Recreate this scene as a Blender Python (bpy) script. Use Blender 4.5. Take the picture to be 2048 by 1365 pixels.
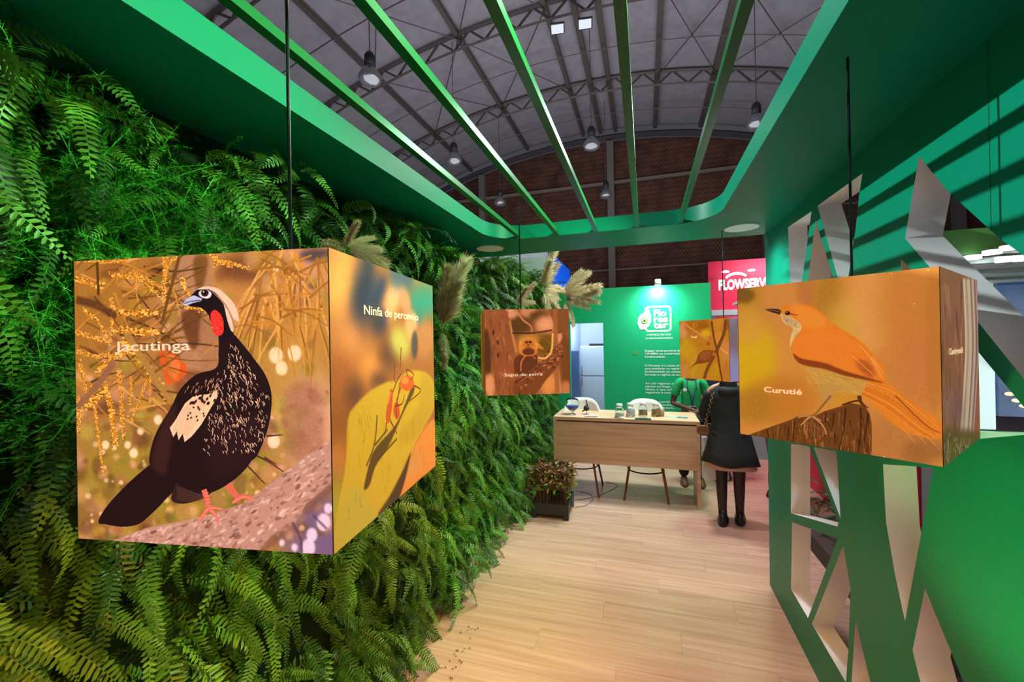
import bpy, bmesh, math, random
import numpy as np
from mathutils import Vector, Matrix
from math import radians, sin, cos, pi

for o in list(bpy.data.objects):
    bpy.data.objects.remove(o)
S = bpy.context.scene
COL = S.collection
rnd = random.Random(7)
rng = np.random.RandomState(7)

# ------------------------------------------------------------------ camera
CH = 1.8
FPX = 850.0
_p, _r, _y = radians(.1), radians(-1.02), radians(17.4)
FW = np.array([-sin(_y)*cos(_p), cos(_y)*cos(_p), sin(_p)])
_r0 = np.array([cos(_y), sin(_y), 0.]); _u0 = np.cross(_r0, FW)
RT = cos(_r)*_r0+sin(_r)*_u0
UP = -sin(_r)*_r0+cos(_r)*_u0
cd = bpy.data.cameras.new('camera'); cam = bpy.data.objects.new('camera', cd); COL.objects.link(cam)
cd.sensor_width = 36; cd.lens = FPX/2048*36; cd.clip_start = .02; cd.clip_end = 200
m = Matrix.Identity(4)
for i in range(3):
    m[i][0] = RT[i]; m[i][1] = UP[i]; m[i][2] = -FW[i]
m[2][3] = CH
cam.matrix_world = m
S.camera = cam
S.view_settings.view_transform = 'Standard'
S.view_settings.look = 'None'
S.view_settings.gamma = 1
S.view_settings.use_curve_mapping = False
S.view_settings.exposure = 0.0
XW0 = .833
# ------------------------------------------------------------------ world and big lights
W = bpy.data.worlds.new('hall_air'); S.world = W; W.use_nodes = True
W.node_tree.nodes['Background'].inputs[0].default_value = (.68, .66, .74, 1)
W.node_tree.nodes['Background'].inputs[1].default_value = .085

def lamp(name, kind, loc, target, energy, color, size=.5, size_y=None, angle=None, blend=.6, radius=None):
    d = bpy.data.lights.new(name, kind); d.energy = energy; d.color = color
    if kind == 'AREA':
        d.size = size
        if size_y: d.shape = 'RECTANGLE'; d.size_y = size_y
    if kind == 'SPOT':
        d.spot_size = radians(angle or 60); d.spot_blend = blend; d.shadow_soft_size = radius or .05
    if kind == 'POINT': d.shadow_soft_size = radius or .05
    o = bpy.data.objects.new(name, d); COL.objects.link(o); o.location = loc
    v = Vector(target)-Vector(loc); o.rotation_euler = v.to_track_quat('-Z', 'Y').to_euler()
    return o

# neighbour stand's floodlight: crosses the open roof from the left and throws the slat shadows
lamp('floodlight_left', 'SPOT', (-9.5, 1.2, 6.6), (.8, 1.4, 2.0), 6500, (.80, 1, .9), angle=40, radius=.07)
# added unseen green-tinted spots that brighten the fern wall and left fascia
lamp('fern_fill', 'SPOT', (.34, .95, 2.85), (-1.25, .72, 2.05), 230, (.50, 1, .48), angle=78, blend=1., radius=.05)
lamp('fern_fill', 'SPOT', (.30, 2.3, 3.0), (-1.2, 2.6, 1.45), 230, (.42, 1, .5), angle=88, blend=1., radius=.05)
lamp('far_fern_fill', 'AREA', (1.3, 5.2, 4.4), (-1.1, 4.4, 1.3), 120, (.5, 1, .62), size=.6)  # added unseen fill for the far ferns
# added unseen fill spots over the aisle and its counter end
lamp('aisle_fill', 'SPOT', (.2, 5.2, 4.1), (0, 4.7, 0), 400, (1, .94, .96), angle=125, blend=1., radius=.22)
lamp('aisle_fill', 'SPOT', (-.1, 3.7, 5.2), (-.1, 2.4, 0), 410, (1, .88, .92), angle=95, blend=1., radius=.2)
# added fill behind the camera, brightens the box fronts
lamp('front_fill', 'AREA', (.2, -2.4, 2.6), (0, 2.5, 1.2), 24, (1, .93, 1), size=2.2)
# one added upward fill that brightens the vault lining
lamp('vault_fill', 'AREA', (-2, 12, 4.5), (-2, 13, 13), 950, (.9, .87, .98), size=14)
# added unseen spot low in the aisle for the green glow on the right wall
lamp('wall_glow_fill', 'SPOT', (.1, .9, .75), (XW0, 1.40, 1.33), 46, (.4, 1, .3), angle=52, blend=.9, radius=.05)

# ------------------------------------------------------------------ ray helpers: pixel to point on a world plane
def at(u, v, ax, val):
    d = FW+(u-1024)/FPX*RT-(v-682.5)/FPX*UP
    o = np.array([0, 0, CH]); t = (val-o[ax])/d[ax]
    return o+t*d

# ------------------------------------------------------------------ materials
def s2l(c):
    return tuple((x/12.92 if x <= .04045 else ((x+.055)/1.055)**2.4) for x in [k/255 for k in c])
_m = {}
def mat(name, col=(.5,.5,.5), rough=.6, metal=0., spec=.5, emit=None, es=0., trans=0., noise=None, bump=0., bscale=60, coat=0., ior=1.45, alpha=1.):
    if name in _m: return _m[name]
    M = bpy.data.materials.new(name); M.use_nodes = True; nt = M.node_tree; b = nt.nodes['Principled BSDF']
    b.inputs['Base Color'].default_value = (*col, 1); b.inputs['Roughness'].default_value = rough
    b.inputs['Metallic'].default_value = metal; b.inputs['Specular IOR Level'].default_value = spec
    b.inputs['Transmission Weight'].default_value = trans; b.inputs['IOR'].default_value = ior
    b.inputs['Coat Weight'].default_value = coat; b.inputs['Alpha'].default_value = alpha
    if emit: b.inputs['Emission Color'].default_value = (*emit, 1); b.inputs['Emission Strength'].default_value = es
    if noise:   # (scale, colour2, stretch)
        tc = nt.nodes.new('ShaderNodeTexCoord'); mp = nt.nodes.new('ShaderNodeMapping')
        n = nt.nodes.new('ShaderNodeTexNoise'); r = nt.nodes.new('ShaderNodeMix'); r.data_type = 'RGBA'
        mp.inputs['Scale'].default_value = noise[2]; n.inputs['Scale'].default_value = noise[0]; n.inputs['Detail'].default_value = 5
        nt.links.new(tc.outputs['Object'], mp.inputs[0]); nt.links.new(mp.outputs[0], n.inputs[0])
        mr = nt.nodes.new('ShaderNodeMapRange'); mr.inputs[1].default_value = .35; mr.inputs[2].default_value = .65
        nt.links.new(n.outputs[0], mr.inputs[0]); nt.links.new(mr.outputs[0], r.inputs[0])
        r.inputs[6].default_value = (*col, 1); r.inputs[7].default_value = (*noise[1], 1)
        nt.links.new(r.outputs[2], b.inputs['Base Color'])
    if bump:
        n2 = nt.nodes.new('ShaderNodeTexNoise'); n2.inputs['Scale'].default_value = bscale
        bp = nt.nodes.new('ShaderNodeBump'); bp.inputs['Strength'].default_value = bump; bp.inputs['Distance'].default_value = .01
        tc2 = nt.nodes.new('ShaderNodeTexCoord'); nt.links.new(tc2.outputs['Object'], n2.inputs[0])
        nt.links.new(n2.outputs[0], bp.inputs['Height']); nt.links.new(bp.outputs[0], b.inputs['Normal'])
    _m[name] = M
    return M

GREEN = mat('green_satin_board', (.0, .20, .12), .40, spec=.22, bump=.03, bscale=9)
GREEN2 = mat('green_wall_vinyl', (.0, .36, .15), .55)
WHITE = mat('white_board', (.93, .88, .98), .6)
WHITEB = mat('white_edge', (.8, .8, .82), .5)
BLACKP = mat('black_plastic', (.02, .022, .026), .45, bump=.2)
CABLE = mat('black_cable', (.008, .008, .01), .25)
METAL = mat('grey_steel', (.13, .11, .095), .6, .3)
ROOF = mat('vault_lining', (.34, .325, .35), .9, noise=(3, (.29, .28, .30), (1, 1, 1)))
GLASS = mat('clear_glass', (.93, .98, .97), .02, trans=1., ior=1.3)

# ------------------------------------------------------------------ mesh helpers
def link(name, me, material=None, parent=None, kind=None):
    o = bpy.data.objects.new(name, me); COL.objects.link(o)
    if material is not None and not me.materials: me.materials.append(material)
    if parent is not None: o.parent = parent
    if kind: o['kind'] = kind
    return o
def mesh(name, verts, faces, material=None, parent=None, smooth=False, kind=None):
    me = bpy.data.meshes.new(name); me.from_pydata([tuple(v) for v in verts], [], faces); me.update()
    if smooth: me.polygons.foreach_set('use_smooth', [True]*len(me.polygons))
    return link(name, me, material, parent, kind)
def thing(name, label, cat, loc=(0,0,0), rz=0, group=None):
    o = bpy.data.objects.new(name, None); COL.objects.link(o); o.location = loc; o.rotation_euler = (0, 0, rz)
    o.empty_display_size = .1; return tag(o, label, cat, group)
def tag(o, label, cat, group=None):
    o['label'] = label; o['category'] = cat
    if group: o['group'] = group
    return o
class MB:
    def __init__(s): s.v = []; s.f = []
    def box(s, x0, x1, y0, y1, z0, z1):
        n = len(s.v)
        s.v += [(x0,y0,z0),(x1,y0,z0),(x1,y1,z0),(x0,y1,z0),(x0,y0,z1),(x1,y0,z1),(x1,y1,z1),(x0,y1,z1)]
        s.f += [tuple(n+i for i in q) for q in ((0,3,2,1),(4,5,6,7),(0,1,5,4),(1,2,6,5),(2,3,7,6),(3,0,4,7))]; return s
    def bar(s, a, b, w, h=None, taper=1., n=4):
        a = Vector(a); b = Vector(b); d = (b-a).normalized(); h = h or w
        r = d.cross(Vector((0,0,1)))
        if r.length < 1e-3: r = Vector((1,0,0))
        r.normalize(); u = r.cross(d); k = len(s.v)
        off = pi/4 if n == 4 else 0; q = 2**.5 if n == 4 else 1
        for p, sc in ((a,1),(b,taper)):
            for i in range(n):
                an = off+2*pi*i/n; s.v.append(tuple(p+r*(cos(an)*w/2*q*sc)+u*(sin(an)*h/2*q*sc)))
        s.f += [(k+i, k+(i+1)%n, k+n+(i+1)%n, k+n+i) for i in range(n)]
        s.f += [tuple(k+i for i in reversed(range(n))), tuple(k+n+i for i in range(n))]; return s
    def tube(s, pts, r, n=8, closed=False, r2=None):
        pts = [Vector(p) for p in pts]; k = len(s.v); N = len(pts)
        for i, p in enumerate(pts):
            if closed: d = pts[(i+1)%N]-pts[i-1]
            else: d = pts[min(i+1, N-1)]-pts[max(i-1, 0)]
            d.normalize(); a = d.cross(Vector((.31,.17,.93)))
            if a.length < 1e-3: a = Vector((1,0,0))
            a.normalize(); b = d.cross(a)
            rr = r if not r2 else r+(r2-r)*i/(N-1)
            for j in range(n):
                an = 2*pi*j/n; s.v.append(tuple(p+a*cos(an)*rr+b*sin(an)*rr))
        for i in range(N if closed else N-1):
            for j in range(n):
                s.f.append((k+i*n+j, k+i*n+(j+1)%n, k+((i+1)%N)*n+(j+1)%n, k+((i+1)%N)*n+j))
        if not closed:
            s.f += [tuple(k+j for j in reversed(range(n))), tuple(k+(N-1)*n+j for j in range(n))]
        return s
    def lathe(s, prof, c=(0,0,0), n=24, sx=1, sy=1):
        k = len(s.v)
        for r, z in prof:
            for j in range(n):
                an = 2*pi*j/n; s.v.append((c[0]+r*cos(an)*sx, c[1]+r*sin(an)*sy, c[2]+z))
        for i in range(len(prof)-1):
            for j in range(n): s.f.append((k+i*n+j, k+i*n+(j+1)%n, k+(i+1)*n+(j+1)%n, k+(i+1)*n+j))
        if prof[0][0] > 1e-5: s.f.append(tuple(k+j for j in reversed(range(n))))
        if prof[-1][0] > 1e-5: s.f.append(tuple(k+(len(prof)-1)*n+j for j in range(n)))
        return s
    def build(s, name, material, parent=None, smooth=False, kind=None, bevel=0):
        o = mesh(name, s.v, s.f, material, parent, smooth, kind)
        if bevel:
            bm = bmesh.new(); bm.from_mesh(o.data)
            bmesh.ops.bevel(bm, geom=bm.edges[:], offset=bevel, segments=2, affect='EDGES')
            bm.to_mesh(o.data); bm.free()
        return o

def plate(name, loops, thick, material, parent=None, side=None, kind=None):
    """2D outline with holes (first loop outer), extruded 0..thick in local z; side material on the cut edges"""
    cu = bpy.data.curves.new(name, 'CURVE'); cu.dimensions = '2D'; cu.fill_mode = 'BOTH'; cu.extrude = thick/2
    for lp in loops:
        sp = cu.splines.new('POLY'); sp.points.add(len(lp)-1)
        for i, p in enumerate(lp): sp.points[i].co = (p[0], p[1], 0, 1)
        sp.use_cyclic_u = True
    t = bpy.data.objects.new(name, cu); COL.objects.link(t)
    dg = bpy.context.evaluated_depsgraph_get(); me = bpy.data.meshes.new_from_object(t.evaluated_get(dg))
    bpy.data.objects.remove(t); bpy.data.curves.remove(cu)
    me.materials.clear(); me.materials.append(material)
    if side:
        me.materials.append(side)
        for p in me.polygons:
            p.material_index = 1 if abs(p.normal.z) < .5 else 0
    me.name = name
    o = bpy.data.objects.new(name, me); COL.objects.link(o)
    if parent is not None: o.parent = parent
    if kind: o['kind'] = kind
    return o

def text(name, s, material, parent, M, height, width=None, bold=0., align='LEFT', depth=.0006, spacing=1.0):
    """lettering: M is the 4x4 frame (x right, y up); height is the cap height"""
    cu = bpy.data.curves.new(name, 'FONT'); cu.body = s; cu.size = 1; cu.offset = bold; cu.extrude = .0; cu.align_x = 'LEFT'; cu.resolution_u = 3
    cu.space_line = spacing
    t = bpy.data.objects.new(name, cu); COL.objects.link(t)
    dg = bpy.context.evaluated_depsgraph_get(); me = bpy.data.meshes.new_from_object(t.evaluated_get(dg))
    bpy.data.objects.remove(t)
    k = height/.70
    xs = [v.co.x for v in me.vertices]; x0, x1 = min(xs), max(xs)
    kx = width/(x1-x0) if width else k
    for v in me.vertices:
        x = (v.co.x-x0)*kx
        if align == 'CENTER': x -= (x1-x0)*kx/2
        v.co = (x, v.co.y*k, depth)
    me.materials.clear(); me.materials.append(material)
    o = bpy.data.objects.new(name, me); COL.objects.link(o); o.parent = parent; o.matrix_local = M
    return o
def frame(origin, xdir, ydir):
    x = Vector(xdir).normalized(); y = Vector(ydir).normalized(); z = x.cross(y)
    M = Matrix.Identity(4)
    for i in range(3): M[i][0] = x[i]; M[i][1] = y[i]; M[i][2] = z[i]; M[i][3] = origin[i]
    return M

# ================================================================== SETTING
XW = .833; ZS = 2.538; T = .1
WOODM = None
def wood(name, c1, c2, scale=1., rough=.45, axis='X', spec=.35):
    M = bpy.data.materials.new(name); M.use_nodes = True; nt = M.node_tree; b = nt.nodes['Principled BSDF']
    tc = nt.nodes.new('ShaderNodeTexCoord'); mp = nt.nodes.new('ShaderNodeMapping'); n = nt.nodes.new('ShaderNodeTexNoise')
    sc = {'X': (1.2, 26, 26), 'Z': (26, 26, 1.2), 'Y': (26, 1.2, 26)}[axis]
    mp.inputs['Scale'].default_value = tuple(k*scale for k in sc)
    oi = nt.nodes.new('ShaderNodeObjectInfo'); ad = nt.nodes.new('ShaderNodeVectorMath'); ad.operation = 'ADD'
    ml = nt.nodes.new('ShaderNodeMath'); ml.operation = 'MULTIPLY'; ml.inputs[1].default_value = 37
    nt.links.new(oi.outputs['Random'], ml.inputs[0]); nt.links.new(tc.outputs['Object'], ad.inputs[0]); nt.links.new(ml.outputs[0], ad.inputs[1])
    nt.links.new(ad.outputs[0], mp.inputs[0]); nt.links.new(mp.outputs[0], n.inputs[0]); n.inputs['Scale'].default_value = 1; n.inputs['Detail'].default_value = 6
    n.inputs['Distortion'].default_value = .6
    cr = nt.nodes.new('ShaderNodeValToRGB'); cr.color_ramp.elements[0].position = .32; cr.color_ramp.elements[1].position = .68
    cr.color_ramp.elements[0].color = (*c1, 1); cr.color_ramp.elements[1].color = (*c2, 1)
    nt.links.new(n.outputs[0], cr.inputs[0])
    hv = nt.nodes.new('ShaderNodeHueSaturation'); mr = nt.nodes.new('ShaderNodeMapRange'); mr.inputs[3].default_value = .94; mr.inputs[4].default_value = 1.03
    nt.links.new(oi.outputs['Random'], mr.inputs[0]); nt.links.new(mr.outputs[0], hv.inputs['Value']); nt.links.new(cr.outputs[0], hv.inputs['Color'])
    nt.links.new(hv.outputs[0], b.inputs['Base Color']); b.inputs['Roughness'].default_value = rough; b.inputs['Specular IOR Level'].default_value = spec
    return M
FLOORM = wood('floor_laminate', s2l((176,138,120)), s2l((202,165,146)), rough=.34)
OAK = wood('oak_veneer', s2l((194,154,124)), s2l((222,188,158)), .8)
WALNUT = wood('walnut_leg', s2l((96,52,30)), s2l((140,82,48)), .8, axis='Z')

# floor: substrate and laminate planks
floor = MB().box(-8, 10, -3, 26, -.06, -.012).build('floor', mat('hall_carpet', (.16,.155,.16), .95), kind='structure')
pm = MB().box(0, 1.297, 0, .1931, -.012, 0).build('plank', FLOORM, floor)
first = True
for j in range(41):
    y = -.9+j*.194
    off = (j*.47) % 1.298
    x = -1.75-off
    while x < 2.6:
        if y > 0 or x > -2:
            if first: o = pm; first = False
            else: o = pm.copy(); COL.objects.link(o)
            o.location = (x, y, rnd.uniform(-.0006, 0))
        x += 1.298

# --- soffit ring of the stand (ceiling)
def rrect(x0, x1, y0, y1, r, n=10):
    pts = []
    for cx, cy, a0 in ((x1-r, y1-r, 0), (x0+r, y1-r, 90), (x0+r, y0+r, 180), (x1-r, y0+r, 270)):
        for i in range(n+1):
            a = radians(a0+90*i/n); pts.append((cx+r*cos(a), cy+r*sin(a)))
    return pts
OX0, OX1, OY0, OY1 = -1.045, .44, -.7, 2.935
ring = plate('ceiling', [[(-1.6,-1.2),(XW+T,-1.2),(XW+T,3.45),(-1.6,3.45)], rrect(OX0, OX1, OY0, OY1, .27)], .095, GREEN, kind='structure')
ring.location = (0, 0, ZS+.0475)
# roof slats of the stand: each one a glossy green bar
SLATM = mat('slat_gloss_green', (.0, .105, .026), .30, spec=.4)
for bx in (-.845, -.575, -.308, -.04, .228):
    far = OY1-.004 if bx > -.8 else OY1-.03
    s = MB().box(-.014, .014, OY0+.004, far, 0, .026).build('roof_slat', SLATM, ring)
    s.location = (bx, 0, -.045)

# --- right wall: thick board wall with cut-outs, white reveals
def wp(L):  # pixel outline on the wall face -> (Y, Z)
    out = []
    for u, v in L:
        p = at(u, v, 0, XW); out.append((p[1], p[2]))
    return out
holes_px = [
 [(1576,455),(1623,423),(1604,562),(1588,690),(1585,690)],
 [(1631,442),(1666,554),(1686,640),(1693,740),(1618,890),(1596,870),(1598,700)],
 [(1635,412),(1725,347),(1719,385),(1711,460),(1703,510),(1697,552),(1692,610),(1686,612),(1675,554)],
 [(1838,313),(1896,383),(2000,478),(2075,531),(2075,792),(1959,648),(1858,533),(1810,477)],
 [(1802,518),(1821,538),(1957,705),(2075,848),(2075,868),(1961,878),(1800,884)],
 [(1582,888),(1618,893),(1677,1045),(1675,1054),(1582,1027)],
 [(1627,895),(1673,903),(1681,1037)],
 [(1766,929),(1867,936),(1810,1243),(1790,1150),(1772,1045)],
 [(1584,1045),(1675,1078),(1616,1237),(1582,1179)],
 [(1686,1092),(1701,1178),(1697,1297),(1692,1366),(1624,1249)],
 [(1711,1242),(1741,1365),(1752,1415),(1700,1415)],
 [(1850,1178),(1927,1365),(1948,1415),(1853,1415),(1825,1302)],
]
outer = [(-1.2, 0), (3.45, 0), (3.45, ZS), (-1.2, ZS)]
outer[1] = (3.5, 0); outer[2] = (3.45, ZS)
wr = plate('wall_right', [outer]+[wp(h) for h in holes_px], T, GREEN, side=WHITE, kind='structure')
# local (x,y,z) -> world (z,x,y)
wr.matrix_world = Matrix(((0,0,1,XW+T/2),(1,0,0,0),(0,1,0,0),(0,0,0,1)))
# outer end edge is green as well
for p in wr.data.polygons:
    c = p.center
    if p.material_index == 1 and (c.x > 3.4 or c.x < -1.1 or c.y > ZS-.01 or c.y < .01): p.material_index = 0
jt = MB()
yj = at(1979, 280, 0, XW)[1]; jt.box(XW-.0012, XW, yj-.001, yj+.001, at(1979,461,0,XW)[2], ZS).build('panel_joint', mat('joint_dark', (0,.12,.05), .6), wr)
for o in (wr.children[-1],): o.matrix_parent_inverse = wr.matrix_world.inverted()

# --- back wall of the stand with doorway (X -1.115..-.609, z 2.065)
YB = 6.6
bw = plate('wall_back', [[(-2.2,0),(-1.115,0),(-1.115,2.065),(-.609,2.065),(-.609,0),(.895,0),(.895,2.59),(-2.2,2.59)]], .06, GREEN2, side=WHITEB, kind='structure')
bw.matrix_world = Matrix(((1,0,0,0),(0,0,-1,YB+.03),(0,1,0,0),(0,0,0,1)))
def bfr(u, v, off=.001):
    p = at(u, v, 1, YB-.002); return frame((p[0], p[1]-off, p[2]), (1,0,0), (0,0,1))
inv = bw.matrix_world.inverted()
TXTW = mat('white_lettering', (.82,.85,.88), .5)
def btext(name, s, u, v, h, w=None, m=None, bold=0., align='LEFT', spacing=1.):
    o = text(name, s, m or TXTW, bw, Matrix.Identity(4), h, w, bold, align, spacing=spacing)
    o.matrix_local = inv @ bfr(u, v); return o
px = YB*1.0/850*1.03
btext('lettering', 'Flo', 1307, 633, .095, .18, bold=.035)
btext('lettering', 'res', 1307, 645, .095, .20, bold=.035)
btext('lettering', 'tar', 1307, 657, .095, .205, bold=.035)
ln = [('A MAIOR BUSCA PELA FLORA', 1293, 672, .024, .34), ('E A FAUNA DA MATA ATLÂNTICA', 1291, 679, .024, .38),
      ('Existem vários parceiros da', 1289.5, 704, .03, .49), ('CEMIBRA na conservação da', 1290, 710, .03, .56), ('biodiversidade.', 1290, 716, .03, .29),
      ('O Florestar é o nosso projeto', 1289.5, 733.5, .03, .58), ('para monitorar os registros da', 1290, 739.5, .03, .58), ('biodiversidade em nossas', 1290, 745.5, .03, .49), ('florestas e regiões de atuação', 1290, 751.5, .03, .58),
      ('Ao unir registros de animais,', 1291, 769, .03, .58), ('plantas ou fungo, difere de', 1291, 775, .03, .56), ('ideias, é que soluções', 1291, 781, .03, .50), ('registram a nossa parte.', 1291, 787, .03, .53),
      ('Você contribui', 1292, 805, .03, .46), ('e as espécies', 1292, 811, .03, .46), ('agradecem.', 1292, 817, .03, .40)]
for s, u, v, h, w in ln: btext('lettering', s, u, v, h, w, bold=.01)
OLIVE = mat('olive_print', (.10,.34,.12), .6)
btext('lettering', '500', 1265, 709.5, .045, .085, m=OLIVE, bold=.03)
# logo: rounded frame and leaf
def bl(pts): return [tuple(inv @ Vector(at(u, v, 1, YB-.003)))[:2] for u, v in pts]
def ppoly(name, loops, m, lift):
    o = plate(name, loops, .002, m, bw); o.location = (0, 0, .031+lift); return o
c0 = bl([(1289,613),(1342.5,612),(1343,663),(1291,664.5)])
xa = (c0[0][0]+c0[3][0])/2; xb = (c0[1][0]+c0[2][0])/2; ya = (c0[3][1]+c0[2][1])/2; yb = (c0[0][1]+c0[1][1])/2
ppoly('logo_frame', [rrect(xa, xb, ya, yb, .05, 6), rrect(xa+.022, xb-.022, ya+.022, yb-.022, .035, 6)], TXTW, 0)
leaf = [(1297,617.5),(1302,631),(1302.5,642),(1298,653),(1288,659.5),(1280,659.5),(1275.5,648),(1276,637),(1281,630),(1289,625)]
ppoly('logo_leaf', [bl(leaf)], TXTW, .003)
def ngon(u, v, r, n=6, a=0): return [(u+r*cos(a+2*pi*i/n), v+r*sin(a+2*pi*i/n)) for i in range(n)]
ppoly('logo_hexagon', [bl(ngon(1289,642,7.2,6,.3))], mat('logo_green', (0,.3,.16), .5), .006)
ppoly('logo_ring', [bl(ngon(1289,642,5,12))], mat('logo_yellow', (.55,.5,.12), .5), .009)
ppoly('logo_dot', [bl(ngon(1289,642,2.2,10))], mat('logo_navy', (.03,.04,.1), .5), .012)

# --- hall shell
HX, HR, HZ = -2.3, 28., 12.75
def vz(x, z=HZ): return z-HR+math.sqrt(HR*HR-(x-HX)**2)
vs, fs = [], []
NX = 48
for y in (-6, 24.2):
    for i in range(NX+1):
        x = HX-20+40*i/NX; vs.append((x, y, vz(x, HZ+.75)))
fs = [(i, i+1, NX+1+i+1, NX+1+i) for i in range(NX)]
vault = mesh('ceiling_2', vs, fs, ROOF, smooth=True, kind='structure')
# end wall of perforated brick
BR = bpy.data.materials.new('perforated_brick'); BR.use_nodes = True; nt = BR.node_tree; b = nt.nodes['Principled BSDF']
tc = nt.nodes.new('ShaderNodeTexCoord'); mp = nt.nodes.new('ShaderNodeMapping'); mp.inputs['Rotation'].default_value = (0, radians(45), 0); mp.inputs['Scale'].default_value = (8,8,8)
ck = nt.nodes.new('ShaderNodeTexChecker'); ck.inputs['Scale'].default_value = 1
ck.inputs['Color1'].default_value = (*s2l((86,56,44)), 1); ck.inputs['Color2'].default_value = (*s2l((118,78,60)), 1)
nz = nt.nodes.new('ShaderNodeTexNoise'); nz.inputs['Scale'].default_value = 1.6; nz.inputs['Detail'].default_value = 8
mx = nt.nodes.new('ShaderNodeMix'); mx.data_type = 'RGBA'; mx.blend_type = 'MULTIPLY'; mx.inputs[0].default_value = .8
crr = nt.nodes.new('ShaderNodeValToRGB'); crr.color_ramp.elements[0].position = .3; crr.color_ramp.elements[0].color = (.35,.3,.3,1); crr.color_ramp.elements[1].position = .6
nt.links.new(tc.outputs['Object'], mp.inputs[0]); nt.links.new(mp.outputs[0], ck.inputs[0]); nt.links.new(tc.outputs['Object'], nz.inputs[0]); nt.links.new(nz.outputs[0], crr.inputs[0])
nt.links.new(ck.outputs[0], mx.inputs[6]); nt.links.new(crr.outputs[0], mx.inputs[7]); nt.links.new(mx.outputs[2], b.inputs['Base Color']); b.inputs['Roughness'].default_value = .9
top = [(HX-20+40*i/40, vz(HX-20+40*i/40, HZ)) for i in range(41)]
ew = plate('wall_far', [[(HX-20,0),(HX+20,0)]+top[::-1]], .3, BR, kind='structure')
ew.matrix_world = Matrix(((1,0,0,0),(0,0,-1,24.15),(0,1,0,0),(0,0,0,1)))
cl = MB().box(-.18, .18, -.35, 0, 0, 1).build('column', mat('column_paint', (.20,.19,.165), .8), None)
cl.parent = ew; cl.matrix_parent_inverse = ew.matrix_world.inverted()
for i, x in enumerate((-9.15, -1.65, 5.85, 13.3)):
    c = cl if i == 0 else cl.copy()
    if i: COL.objects.link(c)
    c.location = (x, 24, 0); c.scale = (1, 1, vz(x)-.1)
e = MB().box(-20, 18, -.12, 0, 0, .16).build('cable_tray', mat('tray_paint', (.24,.19,.155), .8), ew)
e.matrix_parent_inverse = ew.matrix_world.inverted(); e.location = (0, 23.9, 10.32)
for zz in (8.0, 5.6):
    c = e.copy(); COL.objects.link(c); c.location = (0, 23.95, zz); c.scale = (1, 1, .5)
# gable rim of dark steel at the end wall
rim = MB(); rim.tube([(HX-19+38*i/40, 23.85, vz(HX-19+38*i/40)+.15) for i in range(41)], .2, 4)
rim.build('arch_rim', mat('dark_steel', (.05,.045,.05), .7), vault)
# trusses
unit = MB().box(-.5, .5, -.5, .5, 0, 1)
ub = None
for ty in (19.2, 14.3, 9.4, 4.5):
    tr = thing('roof_truss', '', 'truss', (0, ty, 0)); del tr['label']; del tr['category']; tr['kind'] = 'structure'
    xs = [HX-18+36*i/60 for i in range(61)]
    MB().tube([(x, 0, vz(x)+.62) for x in xs], .075, 4).build('chord', METAL, tr)
    MB().tube([(x, 0, vz(x)+.08) for x in xs], .055, 4).build('chord', METAL, tr)
    for i in range(5, 53):
        x = xs[i]; x2 = xs[i+1]
        a = Vector((x, 0, vz(x)+(.08 if i % 2 else .62))); c = Vector((x2, 0, vz(x2)+(.62 if i % 2 else .08)))
        if ub is None: ub = unit.build('brace', METAL, tr); o = ub
        else: o = ub.copy(); COL.objects.link(o); o.parent = tr
        d = c-a; o.location = a; o.rotation_mode = 'QUATERNION'; o.rotation_quaternion = d.to_track_quat('Z', 'Y'); o.scale = (.06, .06, d.length)
# purlins along the hall
for i, (x, w) in enumerate(((-16.5,.16),(-13.2,.16),(-9.9,.16),(-6.35,.16),(-3.1,.16),(-2.15,.2),(-1.35,.2),(.7,.2),(2.95,.22),(6.3,.16),(9.6,.16),(13,.16))):
    MB().box(x-w/2, x+w/2, -5, 24, vz(x)+.5, vz(x)+.66).build('purlin', METAL, vault)
for k, ty in enumerate((4.5, 9.4, 14.3)):
    for x0, x1 in ((-9.9,-6.35),(-6.35,-3.1),(.7,2.95),(2.95,6.3),(6.3,9.6)):
        MB().tube([(x0, ty, vz(x0)+.45),(x1, ty+4.9, vz(x1)+.45)], .022, 4).build('tie_rod', METAL, vault)
        MB().tube([(x1, ty, vz(x1)+.45),(x0, ty+4.9, vz(x0)+.45)], .022, 4).build('tie_rod', METAL, vault)
for ty in (6.9, 11.8, 16.7, 21.6):
    MB().tube([(HX-15+30*i/20, ty, vz(HX-15+30*i/20)+.3) for i in range(21)], .025, 4).build('cross_wire', METAL, vault)
# bell lamps
def bell():
    t = thing('pendant_lamp', 'x', 'lamp')
    MB().lathe([(.0,-.17),(.14,-.16),(.24,-.11),(.28,-.03),(.27,.04),(.20,.14),(.12,.24),(.10,.30),(.0,.30)], n=24).build('lamp_shade', mat('shade_acrylic', (.36,.37,.38), .16, .7), t, True)
    MB().lathe([(.0,.28),(.13,.28),(.13,.52),(.08,.6),(.0,.6)], n=16).build('ballast', mat('ballast_black', (.02,.02,.022), .5), t, True)
    MB().tube([(0,0,.58),(0,0,4.2)], .014, 6).build('suspension_wire', METAL, t)
    return t
LB = [((740,155),'pendant bell lamp, largest, high at left between the slats'), ((908,320),'pendant bell lamp hanging by the brick arch, left of first slat tip'), ((1000,405),'small pendant lamp in front of left brick wall, furthest of left row'),
      ((1183,290),'pendant bell lamp at arch top just left of central column'), ((1212,390),'small pendant lamp in front of the central brick column'), ((1513,246),'pendant bell lamp half hidden by right green fascia')]
b0 = None
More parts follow.
